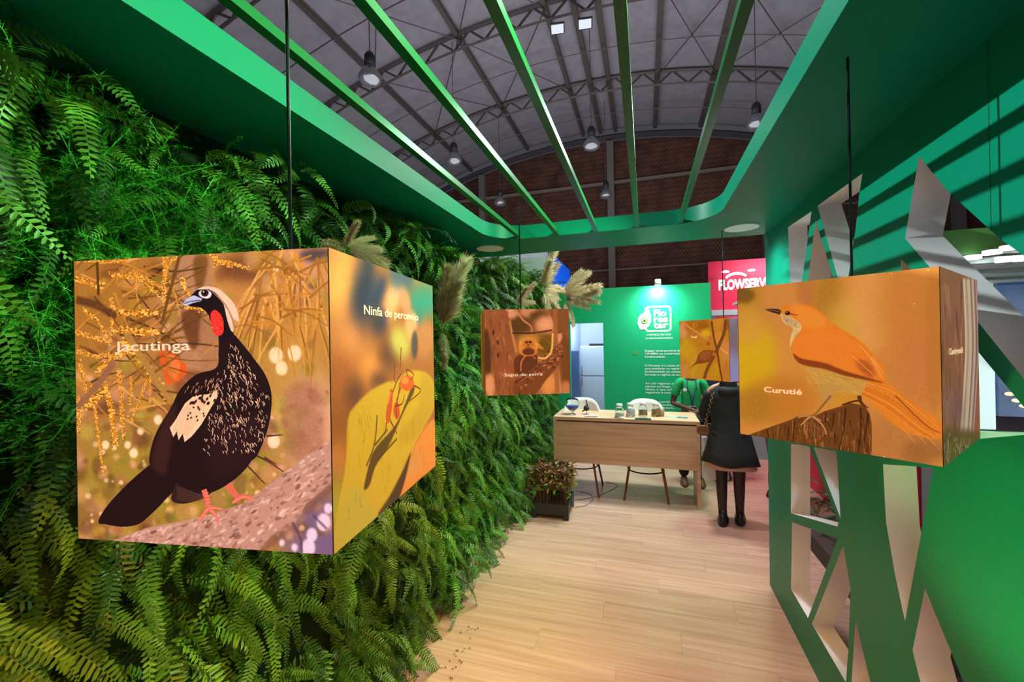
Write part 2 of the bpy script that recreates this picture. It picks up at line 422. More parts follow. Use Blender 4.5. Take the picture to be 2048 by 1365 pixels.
def dup(root, loc, label=None, rz=None, group=None):
    r = root.copy(); COL.objects.link(r); r.location = loc
    if label: r['label'] = label
    if rz is not None: r.rotation_euler = (0, 0, rz)
    if group: r['group'] = group
    for ch in list(root.children):
        c = ch.copy(); COL.objects.link(c); c.parent = r
        for g in ch.children:
            d = g.copy(); COL.objects.link(d); d.parent = c
    return r
for i, (p, l) in enumerate(LB):
    loc = at(*p, 2, 8.3)
    if i == 0: b0 = bell(); b0.location = loc; b0['label'] = l; b0['group'] = 'bell lamps of the hall'
    else: dup(b0, loc, l)
for (u, v), l in (((1115,57),'left square floodlight under the vault'), ((1170,47),'right square floodlight under the vault beside twin purlins')):
    p = at(u, v, 1, 14.0)
    t = thing('floodlight', l, 'floodlight', p, 0, 'floodlights under the vault'); t.rotation_euler = (radians(-35), 0, radians(8))
    MB().box(-.24,.24,-.16,.16,-.04,.06).build('housing', BLACKP, t)
    MB().box(-.2,.2,-.13,.13,-.048,-.041).build('diffuser', mat('floodlight_glow', (.8,.85,.9), .4, emit=(.6,.72,.85), es=.4), t)
    MB().bar((0,0,.05),(0,.25,.5),.04).build('bracket', METAL, t)

# ================================================================== downlights in the soffit
for (u, v), l in (((1483,455),'white round ceiling downlight near right corner of the soffit'), ((980,497),'white round ceiling downlight beside the fern wall corner')):
    p = at(u, v, 2, ZS)
    t = thing('downlight', l, 'light', (p[0], p[1], ZS), 0)
    MB().lathe([(0,-.004),(.085,-.004),(.092,-.001),(.092,0),(0,0)], n=32).build('diffuser', mat('white_diffuser', (.7,.72,.74), .5, emit=(.8,.85,.9), es=.25), t, False)
    MB().lathe([(.092,-.006),(.105,-.006),(.105,0),(.092,0)], n=32).build('rim', WHITEB, t)

lamp('downlight_beam', 'SPOT', (.60, 3.16, ZS-.03), (.66, 3.2, 0), 42, (.72, 1, .95), angle=150, blend=1., radius=.07)

# ================================================================== printed pictures, painted with numpy, warm inner light baked into their colours
def homog(src, dst):
    A = []
    for (x, y), (X, Y) in zip(src, dst):
        A.append([x,y,1,0,0,0,-X*x,-X*y]); A.append([0,0,0,x,y,1,-Y*x,-Y*y])
    h = np.linalg.solve(np.array(A, float), np.array([c for p in dst for c in p], float))
    return np.append(h, 1).reshape(3, 3)
def smooth(P, closed=True, k=6):
    P = np.array(P, float); n = len(P); out = []
    rng_ = range(n) if closed else range(n-1)
    for i in rng_:
        p0 = P[(i-1) % n] if closed or i > 0 else P[i]; p1 = P[i]; p2 = P[(i+1) % n]
        p3 = P[(i+2) % n] if closed or i+2 < n else p2
        for j in range(k):
            t = j/k
            out.append(.5*((2*p1)+(-p0+p2)*t+(2*p0-5*p1+4*p2-p3)*t*t+(-p0+3*p1-3*p2+p3)*t**3))
    if not closed: out.append(P[-1])
    return np.array(out)
def boxblur(a, r, ax):
    if r < 1: return a
    pad = [(0,0)]*a.ndim; pad[ax] = (r+1, r)
    c = np.cumsum(np.pad(a, pad, mode='edge'), axis=ax); n = 2*r+1
    return (np.take(c, range(n, c.shape[ax]), ax)-np.take(c, range(0, c.shape[ax]-n), ax))/n
class Cv:
    def __init__(s, n, quad, base):
        s.n = n; s.H = homog(quad, [(0,0),(n,0),(n,n),(0,n)]); s.a = np.ones((n, n, 3), np.float32)*np.array(base, np.float32)/255
        s.sc = n/max(abs(quad[1][0]-quad[0][0]), 1); s.r = np.random.RandomState(3)
    def T(s, P):
        P = np.array(P, float); q = np.c_[P, np.ones(len(P))] @ s.H.T; return q[:, :2]/q[:, 2:]
    def fill(s, q, col, alpha=1., blur=0):
        m = int(blur*2+3); x0 = max(int(q[:,0].min())-m, 0); x1 = min(int(q[:,0].max())+m+1, s.n); y0 = max(int(q[:,1].min())-m, 0); y1 = min(int(q[:,1].max())+m+1, s.n)
        if x1 <= x0 or y1 <= y0: return
        X = np.arange(x0, x1)+.5; Y = (np.arange(y0, y1)+.5)[:, None]; M = np.zeros((y1-y0, x1-x0), bool)
        xa, ya = q[:,0], q[:,1]; xb, yb = np.roll(xa, -1), np.roll(ya, -1)
        for i in range(len(q)):
            if ya[i] == yb[i]: continue
            lo, hi = min(ya[i], yb[i]), max(ya[i], yb[i])
            r0 = max(int(lo)-y0-1, 0); r1 = min(int(hi)-y0+2, y1-y0)
            if r1 <= r0: continue
            Yr = Y[r0:r1]; cnd = (Yr >= lo) & (Yr < hi)
            xi = xa[i]+(Yr-ya[i])*(xb[i]-xa[i])/(yb[i]-ya[i])
            M[r0:r1] ^= cnd & (X[None, :] < xi)
        M = M.astype(np.float32)
        b = max(int(blur), 0)
        if b >= 1:
            for ax in (0, 1): M = boxblur(boxblur(M, b, ax), b, ax)
        M *= alpha
        t = s.a[y0:y1, x0:x1]; t += (np.array(col, np.float32)/255-t)*M[..., None]
    def poly(s, P, col, alpha=1., blur=0, sm=True):
        q = s.T(P); q = smooth(q) if sm else q; s.fill(q, col, alpha, blur)
    def stroke(s, P, w, col, alpha=1., blur=0, w2=None, sm=True):
        P = np.array(P, float)
        if sm and len(P) > 2: P = smooth(P, False)
        q = s.T(P); w2 = w if w2 is None else w2
        d = np.gradient(q, axis=0); d /= np.maximum(np.hypot(d[:,0], d[:,1]), 1e-6)[:, None]; nrm = np.c_[-d[:,1], d[:,0]]
        ww = np.linspace(w, w2, len(q))[:, None]*s.sc/2
        s.fill(np.r_[q+nrm*ww, (q-nrm*ww)[::-1]], col, alpha, blur)
    def blob(s, x, y, rx, ry, col, alpha=1., ang=0, blur=None, n=14):
        a = radians(ang); P = [(x+rx*cos(t)*cos(a)-ry*sin(t)*sin(a), y+rx*cos(t)*sin(a)+ry*sin(t)*cos(a)) for t in np.linspace(0, 2*pi, n, endpoint=False)]
        s.fill(s.T(P), col, alpha, (min(rx, ry)*.35*s.sc) if blur is None else blur)
    def grain(s, amt, scale=8, mask=None):
        g = 0
        for k, w in ((scale, 1), (max(scale//2, 1), .6), (1, .35)):
            m = s.n//k+2; z = s.r.randn(m, m).astype(np.float32)
            idx = np.arange(s.n)/k; i0 = idx.astype(int); f = (idx-i0).astype(np.float32)
            zz = z[i0]*(1-f)[:, None]+z[i0+1]*f[:, None]; zz = zz[:, i0]*(1-f)+zz[:, i0+1]*f
            g = g+zz*w
        s.a *= (1+amt*g)[..., None]
    def material(s, name, es=.5, rough=.45, gain=1.05):
        a = np.clip(s.a*gain, 0, 1)[::-1]; im = bpy.data.images.new(name, s.n, s.n)
        rgba = np.ones((s.n, s.n, 4), np.float32); rgba[..., :3] = a; im.pixels.foreach_set(rgba.ravel()); im.update(); im.pack()
        M = bpy.data.materials.new(name); M.use_nodes = True; nt = M.node_tree; b = nt.nodes['Principled BSDF']
        ti = nt.nodes.new('ShaderNodeTexImage'); ti.image = im; ti.extension = 'EXTEND'
        nt.links.new(ti.outputs[0], b.inputs['Base Color']); nt.links.new(ti.outputs[0], b.inputs['Emission Color'])
        b.inputs['Emission Strength'].default_value = es; b.inputs['Roughness'].default_value = rough
        return M

def paint_guan():
    c = Cv(1000, [(22,98),(1102,25),(1125,1352),(32,1283)], (150,100,44)); r = random.Random(5)
    for x, y, rx, ry, col, al in ((150,300,260,300,(146,92,34),.9),(520,300,160,330,(172,112,72),.8),(900,260,300,260,(176,112,52),.9),(1000,120,120,110,(196,128,96),.7),
        (200,760,260,220,(150,98,52),.9),(250,1050,260,240,(140,108,34),.9),(600,900,300,200,(150,118,44),.8),(960,560,150,200,(170,120,50),.8),(1030,800,130,220,(196,136,104),.9),
        (560,1130,220,110,(132,104,36),.8),(80,1180,120,110,(124,84,40),.8),(1060,1260,150,180,(104,76,104),.95),(930,760,60,90,(170,150,50),.8),(760,120,120,60,(80,40,24),.7),(1060,60,80,30,(50,40,50),.8)):
        c.blob(x, y, rx, ry, col, al)
    for i in range(230):
        x, y = r.uniform(20, 1110), r.uniform(80, 1300); q = r.uniform(10, 46)
        col = r.choice([(190,132,78),(120,96,26),(164,120,34),(100,54,26),(204,142,92),(140,116,40),(84,52,20)])
        c.blob(x, y, q, q*r.uniform(.5,1.3), col, r.uniform(.3,.8), r.uniform(0,180))
    for i in range(190):
        x, y = r.uniform(20, 1110), r.uniform(640, 1300); q = r.uniform(12, 40)
        c.blob(x, y, q, q*r.uniform(.5,1.2), r.choice([(150,86,58),(176,112,84),(96,62,30),(130,72,40),(196,128,96),(120,104,36),(160,130,50),(84,46,26)]), r.uniform(.4,.85), r.uniform(0,180))
    for i in range(60): c.blob(r.uniform(40,1100), r.uniform(700,1250), (q := r.uniform(5,13)), q, (226,176,134), r.uniform(.4,.9), blur=2)
    for x, y, q in ((880,490,30),(960,480,30),(905,545,26),(870,860,26),(375,770,18),(270,915,18),(245,880,14),(300,820,14),(150,880,16),(330,1260,14),(940,170,20),(880,120,14)):
        c.blob(x, y, q, q*1.2, (236,190,150), .85, blur=3)
    c.poly([(470,60),(590,70),(610,330),(600,430),(540,560),(470,500),(460,300)], (158,106,72), .95, 5)      # pale trunk
    c.poly([(530,80),(590,76),(572,190),(540,200)], (98,58,20), .8, 5)
    c.poly([(480,310),(560,300),(575,380),(530,470),(490,400)], (92,48,26), .9, 5)
    c.poly([(560,330),(640,340),(650,560),(560,560)], (150,96,64), .9, 5)
    c.poly([(440,580),(560,560),(600,640),(480,680)], (120,62,36), .8, 6)
    c.poly([(380,485),(430,480),(500,545),(480,590),(420,620),(395,560)], (196,74,26), 1, 2)            # red bloom
    c.poly([(430,490),(470,530),(450,600),(420,560)], (226,110,52), .7, 3)
    c.poly([(920,640),(1060,620),(1080,960),(960,940),(910,800)], (146,88,66), .7, 14)
    # dark twigs then golden catkins
    for i in range(40):
        x, y = r.uniform(20, 450), r.uniform(90, 700); a = r.uniform(-.8, .9); L = r.uniform(120, 330)
        c.stroke([(x,y),(x+L*.5*cos(a),y+L*.5*sin(a)+r.uniform(-20,20)),(x+L*cos(a),y+L*sin(a))], r.uniform(5,13), r.choice([(84,48,16),(108,62,20),(64,36,14)]), .85, 1, 3)
    for i in range(56):   # arching stems at the right top
        x0 = r.uniform(780, 1080); y0 = r.uniform(40, 330); dx = r.uniform(-160, 120); L = r.uniform(160, 380)
        c.stroke([(x0,y0),(x0+dx*.3,y0+L*.25),(x0+dx*.75,y0+L*.65),(x0+dx,y0+L)], r.uniform(8,13), r.choice([(168,104,30),(190,122,44),(126,74,22),(150,92,30),(204,140,66)]), .95, 1, 3)
    for i in range(26):
        x0 = r.uniform(680, 1100); y0 = r.uniform(60, 400); a = r.uniform(-.7,.7)+(pi if r.random()<.5 else 0); L = r.uniform(100, 260)
        c.stroke([(x0,y0),(x0+L*.5*cos(a),y0+L*.5*sin(a)-22),(x0+L*cos(a),y0+L*sin(a))], r.uniform(7,11), r.choice([(180,112,36),(140,84,26)]), .9, 1, 3)
    for i in range(64):
        x, y = r.uniform(20, 430), r.uniform(90, 760); a = r.uniform(-1.3, 1.5); L = r.uniform(90, 240)
        c.stroke([(x,y),(x+L*.5*cos(a)+r.uniform(-14,14),y+L*.5*sin(a)),(x+L*cos(a),y+L*sin(a))], r.uniform(8,15), r.choice([(150,90,32),(176,110,40),(112,66,26),(134,80,40),(196,130,62)]), .85, 1, 4)
    def catkin(P, w):
        q = smooth(P, False, 14)
        c.stroke(P, w, (190,116,34), 1, 1, w*.5)
        for p in q:
            for k in range(4):
                c.blob(p[0]+r.uniform(-w,w)*.55, p[1]+r.uniform(-w,w)*.55, w*.2, w*.16, r.choice([(222,152,60),(160,92,22),(236,172,84),(120,66,16)]), .9, blur=0, n=6)
    for P, w in (([(30,170),(120,200),(140,195)],22),([(180,150),(300,175),(380,235)],18),([(200,310),(300,315),(370,310)],26),([(210,385),(300,395),(385,395)],26),([(30,400),(110,420),(160,440)],18),
        ([(250,150),(330,170),(410,220)],16),([(90,620),(110,760),(140,1000)],16),([(210,560),(220,700),(225,850)],18),([(330,600),(290,700),(262,780)],12),([(150,620),(180,760),(190,880)],24),([(340,560),(342,640),(340,700)],10),
        ([(40,520),(60,600),(75,660)],16),([(260,590),(262,650),(255,700)],12),([(60,720),(100,690),(150,640)],24),([(30,680),(40,740),(30,820)],20),([(410,60),(405,160),(400,260)],20),([(460,70),(420,110),(400,200)],14),
        ([(180,250),(185,330),(180,400)],18),([(620,110),(660,90),(760,120)],16),([(600,60),(640,90),(690,110)],16),([(480,160),(500,220),(560,300)],18),([(60,90),(160,100),(260,85)],14),([(30,480),(110,500),(200,490)],16),
        ([(230,430),(330,540),(430,700)],26),([(120,560),(200,500),(290,470)],20),([(500,290),(540,285),(590,300)],18),([(60,300),(120,350),(170,430)],16)): catkin(P, w)
    c.stroke([(240,400),(330,540),(435,705)], 30, (150,104,48), .9, 1, 22)
    c.stroke([(470,70),(420,250),(395,350)], 14, (96,58,20), .95, 1); c.stroke([(120,100),(125,240)], 12, (70,40,16), .9, 1)
    c.stroke([(30,260),(120,285),(200,330)], 30, (72,38,20), .8, 3)
    c.stroke([(30,720),(130,610),(190,520)], 26, (130,80,56), .9, 2)
    c.stroke([(465,1130),(492,1210)], 60, (160,112,52), .9, 4); c.stroke([(730,1000),(720,1090)], 50, (120,88,36), .9, 4); c.stroke([(630,1080),(640,1140)], 55, (150,104,56), .8, 5)
    for P in ([(750,960),(790,1000),(832,1045)], [(790,920),(850,950),(912,992)], [(830,930),(880,960)], [(840,838),(908,832)]): c.stroke(P, 8, (70,36,28), .9, 0, 4)
    # log
    c.poly([(180,1290),(330,1235),(560,1190),(740,1130),(860,1040),(1000,930),(1118,852),(1118,1040),(1010,1130),(960,1220),(860,1270),(800,1345),(180,1310)], (168,116,98), 1, 1, sm=False)
    for i in range(420):
        t = r.random(); x = 220+t*890; yt = np.interp(x, [180,560,740,860,1000,1118], [1288,1190,1130,1040,930,852]); yb_ = np.interp(x, [180,800,960,1118], [1310,1340,1215,1040]); y = yt+(yb_-yt)*r.random()
        c.blob(x, y, r.uniform(4,22), r.uniform(2,8), r.choice([(206,152,134),(120,74,62),(150,98,80),(190,140,126),(100,58,48),(214,166,150)]), r.uniform(.35,.8), -35+r.uniform(-20,20), blur=1)
    c.poly([(860,1270),(960,1215),(1060,1095),(1118,1040),(1118,1080),(1000,1190),(900,1290),(800,1345)], (104,62,56), .55, 6)
    for x, y, q in ((1085,1210,30),(1035,1265,24),(1020,1320,30),(960,1320,14),(905,1300,12),(1105,1150,18)): c.blob(x, y, q, q*1.3, (214,176,190), .9, blur=3)
    c.stroke([(950,1210),(985,1280),(990,1340)], 10, (70,46,62), .7, 2); c.stroke([(1040,1180),(1100,1240)], 9, (70,46,62), .7, 2)
    # bird: tail, under tail, body
    K = (30,12,12)
    c.poly([(118,1212),(150,1150),(240,1050),(345,962),(400,960),(455,1045),(400,1120),(330,1190),(285,1222),(220,1232),(150,1222)], K, 1, 0)
    c.poly([(430,1115),(445,1060),(470,1030),(600,1070),(560,1110),(480,1132)], (44,22,20), 1, 0)
    for k in range(6): c.stroke([(455,1060+k*10),(510,1080+k*8),(570,1075+k*5)], 3, (84,52,44), .8, 0)
    body = [(640,400),(690,395),(735,440),(790,510),(835,575),(860,650),(858,740),(838,830),(800,920),(775,945),(745,985),(690,1035),(610,1080),(540,1085),(455,1045),(395,1010),(340,965),(345,890),(375,810),(430,720),(470,640),(540,575),(625,545),(635,470)]
    c.poly(body, K, 1, 0)
    c.poly([(345,960),(380,820),(450,700),(440,820),(420,950),(400,1010)], (58,28,24), .7, 8)
    c.poly([(600,800),(800,760),(790,900),(700,1000),(600,1000)], (42,18,20), .7, 18)
    c.poly([(630,385),(600,345),(592,320),(560,290),(510,282),(500,262),(545,212),(590,200),(640,215),(672,270),(690,340),(698,400),(680,420),(640,440)], (24,12,14), 1, 0)
    # crest
    c.poly([(545,212),(580,198),(630,206),(680,245),(712,290),(722,345),(700,335),(685,310),(700,380),(690,388),(672,340),(655,270),(625,228),(590,210)], (206,166,136), 1, 0)
    for k in range(14): c.stroke([(590+k*4,206+k*3),(650+k*3,255+k*5),(682+k*2,300+k*7)], 2, (150,104,80), .7, 0)
    # face, eye, beak, wattle
    c.poly([(552,222),(580,210),(604,225),(600,244),(580,250),(556,240)], (200,186,178), 1, 0); c.blob(577,226,17,16,(60,30,26),1,blur=0); c.blob(577,226,10,10,(12,6,8),1,blur=0); c.blob(572,221,3,3,(230,220,220),1,blur=0)
    c.poly([(484,272),(500,250),(530,236),(565,250),(560,262),(530,268),(510,276),(490,282)], (164,160,182), 1, 0, sm=False)
    c.stroke([(488,272),(520,262),(560,258)], 4, (70,60,80), .9, 0)
    c.poly([(602,315),(618,298),(640,312),(655,345),(656,390),(640,408),(618,400),(604,360)], (214,42,34), 1, 0)
    for k in range(40): c.blob(r.uniform(608,650), r.uniform(312,398), 4, 3, r.choice([(236,86,60),(180,24,24)]), .7, blur=0, n=6)
    # wing patch
    c.poly([(628,640),(630,670),(600,720),(560,790),(520,840),(488,866),(480,830),(462,858),(455,820),(440,845),(425,805),(450,770),(490,700),(530,665),(590,660)], (214,166,128), 1, 0, sm=False)
    for k in range(12): c.stroke([(600-k*8,660+k*3),(560-k*9,740+k*2),(500-k*5,835)], 2, (168,116,82), .6, 0)
    for k in range(46):
        x, y = r.uniform(490,620), r.uniform(600,700); c.blob(x, y, 5, 9, K, .9, 30, blur=0, n=6)
    for k in range(12): c.blob(r.uniform(500,590), r.uniform(700,790), 4, 6, K, .8, 30, blur=0, n=6)
    # pale fletching on breast and wing
    n = 0
    while n < 330:
        x, y = r.uniform(560,850), r.uniform(440,910)
        if y > 890-(x-560)*.1 and x > 790: continue
        t = (y-440)/470
        if x < 650-t*90+ (30 if y < 560 else 0) or x > 700+150*min(1, t*2.2)-(60*max(0, t-.75)*4): continue
        if r.random() < .35*(t > .72): continue
        L = r.uniform(10, 22); a = r.uniform(.9, 1.9)
        c.stroke([(x,y),(x+L*cos(a)*.5+3,y+L*sin(a)*.5),(x+L*cos(a),y+L*sin(a))], 3.4, r.choice([(206,156,120),(176,124,92),(226,180,146)]), .9, 0, 1.5); n += 1
    for k in range(70):
        x, y = r.uniform(490,640), r.uniform(575,650)
        if y < 575+(640-x)*.35: continue
        c.stroke([(x,y),(x-6,y+14)], 3, (196,142,104), .8, 0, 1)
    # legs and feet
    LG = (196,84,66)
    c.stroke([(570,1070),(582,1110),(590,1160)], 24, LG, 1, 0, 20); c.stroke([(670,1050),(700,1085),(716,1110)], 26, LG, 1, 0, 22)
    for P in ([(590,1150),(565,1180),(548,1205)], [(592,1155),(620,1180),(632,1222)], [(592,1150),(620,1150),(650,1156)], [(716,1110),(740,1095),(775,1105)], [(716,1112),(745,1100),(785,1118)], [(716,1112),(700,1122),(692,1128)]):
        c.stroke(P, 17, LG, 1, 0, 7); c.stroke(P, 5, (232,140,110), .7, 0, 2)
    for k in range(5): c.stroke([(572+k*3,1085+k*14),(590+k*3,1084+k*14)], 2, (240,150,120), .8, 0)
    c.grain(.025, 5)
    # painted violet at the lower right corner, where the warm inner light weakens
    return c.material('print_guan', 1.0, gain=1.15)

def paint_nymph():
    c = Cv(640, [(36,25),(472,195),(494,955),(62,1350)], (168,88,42)); c.sc = 640/440
    for x, y, rx, ry, col, al, an in ((90,190,70,150,(250,150,74),1,0),(180,240,50,170,(44,40,62),1,8),(240,230,36,90,(48,50,78),1,20),(310,240,34,110,(244,150,104),1,20),(250,340,40,60,(60,44,60),1,0),
        (340,170,60,40,(60,74,96),.9,30),(430,260,60,70,(40,118,106),1,0),(410,330,30,36,(52,104,100),.9,0),(385,360,26,60,(236,140,96),1,0),(360,260,22,60,(200,122,90),.9,-10),(120,420,70,90,(232,128,70),1,0),(90,600,60,120,(170,84,40),1,0),(220,530,56,66,(240,134,62),1,0),
        (290,480,50,60,(90,48,40),.8,0),(440,420,40,80,(186,104,62),1,0),(400,440,14,60,(70,56,60),.9,0),(100,780,60,140,(150,76,30),1,0),(340,430,40,70,(196,160,74),1,-15),(80,930,50,60,(200,110,50),1,0),(100,1150,60,140,(168,140,40),1,0),(150,650,40,60,(90,48,38),.8,0),(250,590,40,34,(80,44,40),.8,0)):
        c.blob(x, y, rx, ry, col, al, an)
    c.poly([(110,960),(120,760),(150,700),(210,640),(280,600),(330,590),(380,550),(450,560),(484,610),(486,700),(440,800),(400,880),(330,1100),(250,1180),(66,1345),(70,1200)], (206,144,36), 1, 3)
    c.poly([(66,1345),(110,1100),(160,1050),(240,1190)], (186,146,52), .7, 8)
    c.poly([(430,560),(484,610),(486,700),(440,790),(380,860),(340,820),(420,700)], (190,130,34), .8, 8)
    c.poly([(400,880),(486,760),(494,950),(430,1010),(330,1100)], (230,120,50), 1, 4)
    c.blob(400,950,30,60,(214,128,64),.8,20)
    c.poly([(390,900),(340,1100),(250,1175),(300,1090),(350,990)], (74,44,22), .95, 4)
    for i in range(60): c.stroke([(r0 := rnd.uniform(120,460), y0 := rnd.uniform(700,1150)), (r0+rnd.uniform(-14,14), y0+rnd.uniform(30,90))], 1.6, (140,98,20), .5, 0)
    # shadow of the insect
    c.poly([(190,1060),(210,960),(240,880),(330,770),(390,620),(400,640),(360,720),(300,860),(240,960),(215,1040)], (76,44,18), .85, 2)
    c.stroke([(200,960),(235,860),(245,740)], 4, (70,42,18), .8, 1); c.stroke([(235,870),(290,800)], 4, (70,42,18), .8, 1); c.stroke([(250,930),(330,840)], 4, (70,42,18), .8, 1)
    # nymph
    R = (204,70,28)
    c.poly([(282,740),(290,680),(300,630),(310,640),(308,700),(298,765),(286,770)], R, 1, 0); c.stroke([(290,690),(302,640)], 6, (236,124,80), .8, 0)
    c.poly([(318,690),(336,690),(340,740),(326,755),(314,730)], R, 1, 0)
    c.blob(370,602,30,34,(214,80,30),1,0,blur=1); c.blob(362,592,14,16,(238,130,60),.8,blur=2)
    for P in ([(345,620),(325,690),(330,760)], [(340,600),(330,690)], [(372,572),(368,545),(398,566),(384,590)], [(398,612),(428,636),(380,680)], [(310,640),(330,590),(345,560)], [(318,520),(316,580),(322,600)], [(344,450),(342,540)], [(300,760),(330,820)], [(285,770),(280,820)], [(322,700),(350,690),(360,650)]):
        c.stroke(P, 4, (120,42,22), .95, 0, 2.5)
    c.grain(.02, 4)
    return c.material('print_nymph', .72)

def paint_spinetail():
    c = Cv(960, [(52,188),(1328,38),(1355,1330),(70,1112)], (214,136,58)); r = random.Random(8)
    for x, y, rx, ry, col, al in ((140,300,160,200,(186,126,32),.9),(150,650,150,260,(216,164,26),1),(120,420,120,120,(216,150,60),.8),(330,250,150,200,(212,132,64),.9),(620,300,100,260,(180,118,36),.9),(760,420,150,180,(216,156,60),.9),(900,300,140,300,(230,154,80),.9),
        (1150,300,220,300,(206,124,52),.9),(1200,700,220,260,(206,120,60),.9),(1050,1150,250,180,(190,118,58),.9),(700,820,160,120,(206,140,40),.8),(330,900,220,160,(196,118,40),.9),(150,930,120,120,(176,118,34),.8),(90,230,70,50,(110,74,30),.8),(480,200,60,120,(190,110,54),.8),(1300,500,60,500,(190,112,44),.6),(1230,1230,140,80,(160,98,48),.8)):
        c.blob(x, y, rx, ry, col, al)
    # stump
    c.poly([(110,1125),(230,1080),(400,1020),(430,1000),(520,1010),(600,970),(700,940),(760,915),(860,935),(890,1000),(900,1060),(900,1262),(700,1240),(400,1180)], (112,62,26), 1, 1, sm=False)
    for i in range(260):
        x = r.uniform(160, 900); y0 = np.interp(x, [110,400,600,760,900], [1120,1020,970,915,1000]); y = r.uniform(y0+6, 1250)
        c.stroke([(x,y),(x+r.uniform(-6,6),y+r.uniform(20,110))], r.uniform(3,12), r.choice([(70,34,12),(160,94,42),(186,116,56),(92,48,18),(50,24,8),(206,136,70)]), r.uniform(.3,.8), 1, 2)
    for P in ([(735,950),(720,1100),(690,1230)], [(830,950),(830,1100),(810,1250)], [(660,980),(650,1100)], [(410,1030),(400,1180)], [(240,1090),(250,1150)], [(880,980),(860,1120)], [(600,1010),(640,1080)]): c.stroke(P, 9, (40,18,6), .85, 1, 4)
    for i in range(70):
        x = r.uniform(420,600); c.stroke([(x,r.uniform(1010,1150)),(x+r.uniform(-30,30),r.uniform(1020,1170))], 5, r.choice([(176,112,54),(90,48,20),(206,140,78)]), .6, 1, 2)
    O = (226,112,26)
    # tail
    c.poly([(745,780),(860,760),(1000,790),(1100,870),(1230,960),(1342,1050),(1345,1140),(1300,1150),(1200,1130),(1130,1110),(1030,1050),(940,960),(850,880),(780,850)], (234,128,36), 1, 1)
    for k in range(20):
        t = k/19; c.stroke([(800+60*t,850-70*t),(1000+40*t,960-120*t),(1180+80*t,1100-90*t),(1270+70*t,1150-70*t)], 3.5, r.choice([(250,166,74),(186,84,20),(206,96,24)]), .6, 0, 2)
    c.stroke([(1050,870),(1180,1000),(1260,1070),(1340,1115)], 7, (120,44,10), .8, 1, 4)
    for P in ([(1100,1090),(1150,1140),(1180,1175)], [(1180,1110),(1220,1150),(1250,1190)], [(1250,1130),(1300,1180),(1342,1230)]): c.stroke(P, 5, (240,158,90), .9, 1, 1)
    # belly
    c.poly([(385,600),(390,480),(420,430),(520,520),(700,700),(860,770),(840,850),(800,870),(720,850),(650,850),(570,820),(500,730),(440,680)], (206,148,66), 1, 1)
    for i in range(110):
        x = r.uniform(480,820); y = r.uniform(700,850)
        if y > 720+(x-480)*.5+80: continue
        c.stroke([(x,y),(x+r.uniform(20,50),y+r.uniform(10,30))], 4, r.choice([(236,190,116),(160,104,40),(224,168,90)]), .6, 1, 1)
    # thighs, legs
    c.poly([(560,800),(680,810),(650,880),(610,920),(580,880)], (196,142,70), 1, 1)
    c.stroke([(640,870),(600,920),(540,990),(510,1000)], 16, (150,96,54), 1, 0, 14)
    for P in ([(510,1000),(470,1000),(430,1010)], [(520,1000),(570,1040),(600,1080),(612,1120)], [(510,1005),(480,1030),(450,1060)], [(530,1005),(580,1030)]): c.stroke(P, 18, (176,112,64), 1, 0, 8); c.stroke(P, 5, (226,160,104), .7, 0)
    c.stroke([(820,870),(830,910),(860,940)], 26, (96,48,22), 1, 0, 16); c.stroke([(830,900),(770,910),(710,930)], 14, (84,40,18), 1, 0, 8); c.stroke([(850,930),(880,950)], 14, (110,60,30), 1, 0, 6)
    # throat and breast pale
    c.poly([(322,345),(345,340),(440,400),(470,440),(420,480),(385,560),(384,500),(400,440),(350,410),(330,380)], (228,184,120), 1, 1)
    # back and wing
    c.poly([(318,340),(330,310),(370,290),(450,284),(520,300),(590,350),(640,400),(720,450),(800,500),(870,560),(940,640),(980,700),(990,780),(960,792),(880,762),(740,740),(600,690),(490,684),(430,655),(395,600),(395,530),(440,470),(455,420),(400,370)], (236,124,36), 1, 1)
    c.poly([(400,540),(480,470),(560,450),(700,480),(800,540),(880,640),(940,720),(880,755),(700,720),(560,650),(480,680),(410,620)], (240,126,40), .8, 6)
    c.poly([(400,600),(440,625),(490,640),(600,660),(740,715),(880,755),(975,790),(740,745),(600,700),(500,682),(430,655)], (126,48,16), .85, 3)
    c.poly([(800,640),(870,650),(920,720),(890,755),(820,700)], (150,62,24), .6, 7)
    for P in ([(820,545),(900,640),(960,760)], [(860,590),(930,680),(975,770)], [(780,620),(860,690),(930,760)], [(900,620),(950,690),(985,740)]): c.stroke(P, 6, (250,166,90), .85, 1, 3)
    for i in range(260):
        t = r.random(); x = 400+t*520; y = 470+t*180+r.uniform(-40,120)
        c.stroke([(x,y),(x+r.uniform(14,34),y+r.uniform(6,18))], 3.5, r.choice([(252,150,66),(214,98,26),(230,116,36)]), .4, 1, 1)
    c.poly([(380,300),(450,288),(560,340),(620,400),(560,440),(470,430),(420,360)], (240,142,50), .8, 10)
    c.poly([(330,350),(365,360),(430,400),(440,430),(400,430),(350,400)], (206,158,104), 1, 3)
    for i in range(40): c.stroke([(x := r.uniform(335,430), y := 355+(x-335)*.5+r.uniform(0,30)), (x+10, y+8)], 4, r.choice([(150,100,60),(236,196,140)]), .7, 0, 1)
    c.stroke([(370,345),(400,350),(435,356)], 10, (110,50,24), .9, 1, 4)
    c.blob(366,342,17,14,(90,26,14),1,blur=1); c.blob(366,342,9,9,(20,6,6),1,blur=0); c.blob(362,337,3,3,(250,220,200),1,blur=0)
    c.poly([(218,318),(260,313),(310,316),(328,330),(320,352),(290,344),(250,332)], (66,34,26), 1, 0, sm=False); c.stroke([(225,319),(300,330),(322,336)], 3, (190,130,96), .9, 0)
    for x, y in ((1025,86),(1170,278),(1260,64),(905,95),(980,1262)): c.blob(x, y, 5, 4, (250,210,140), .9, blur=1)
    c.grain(.02, 5)
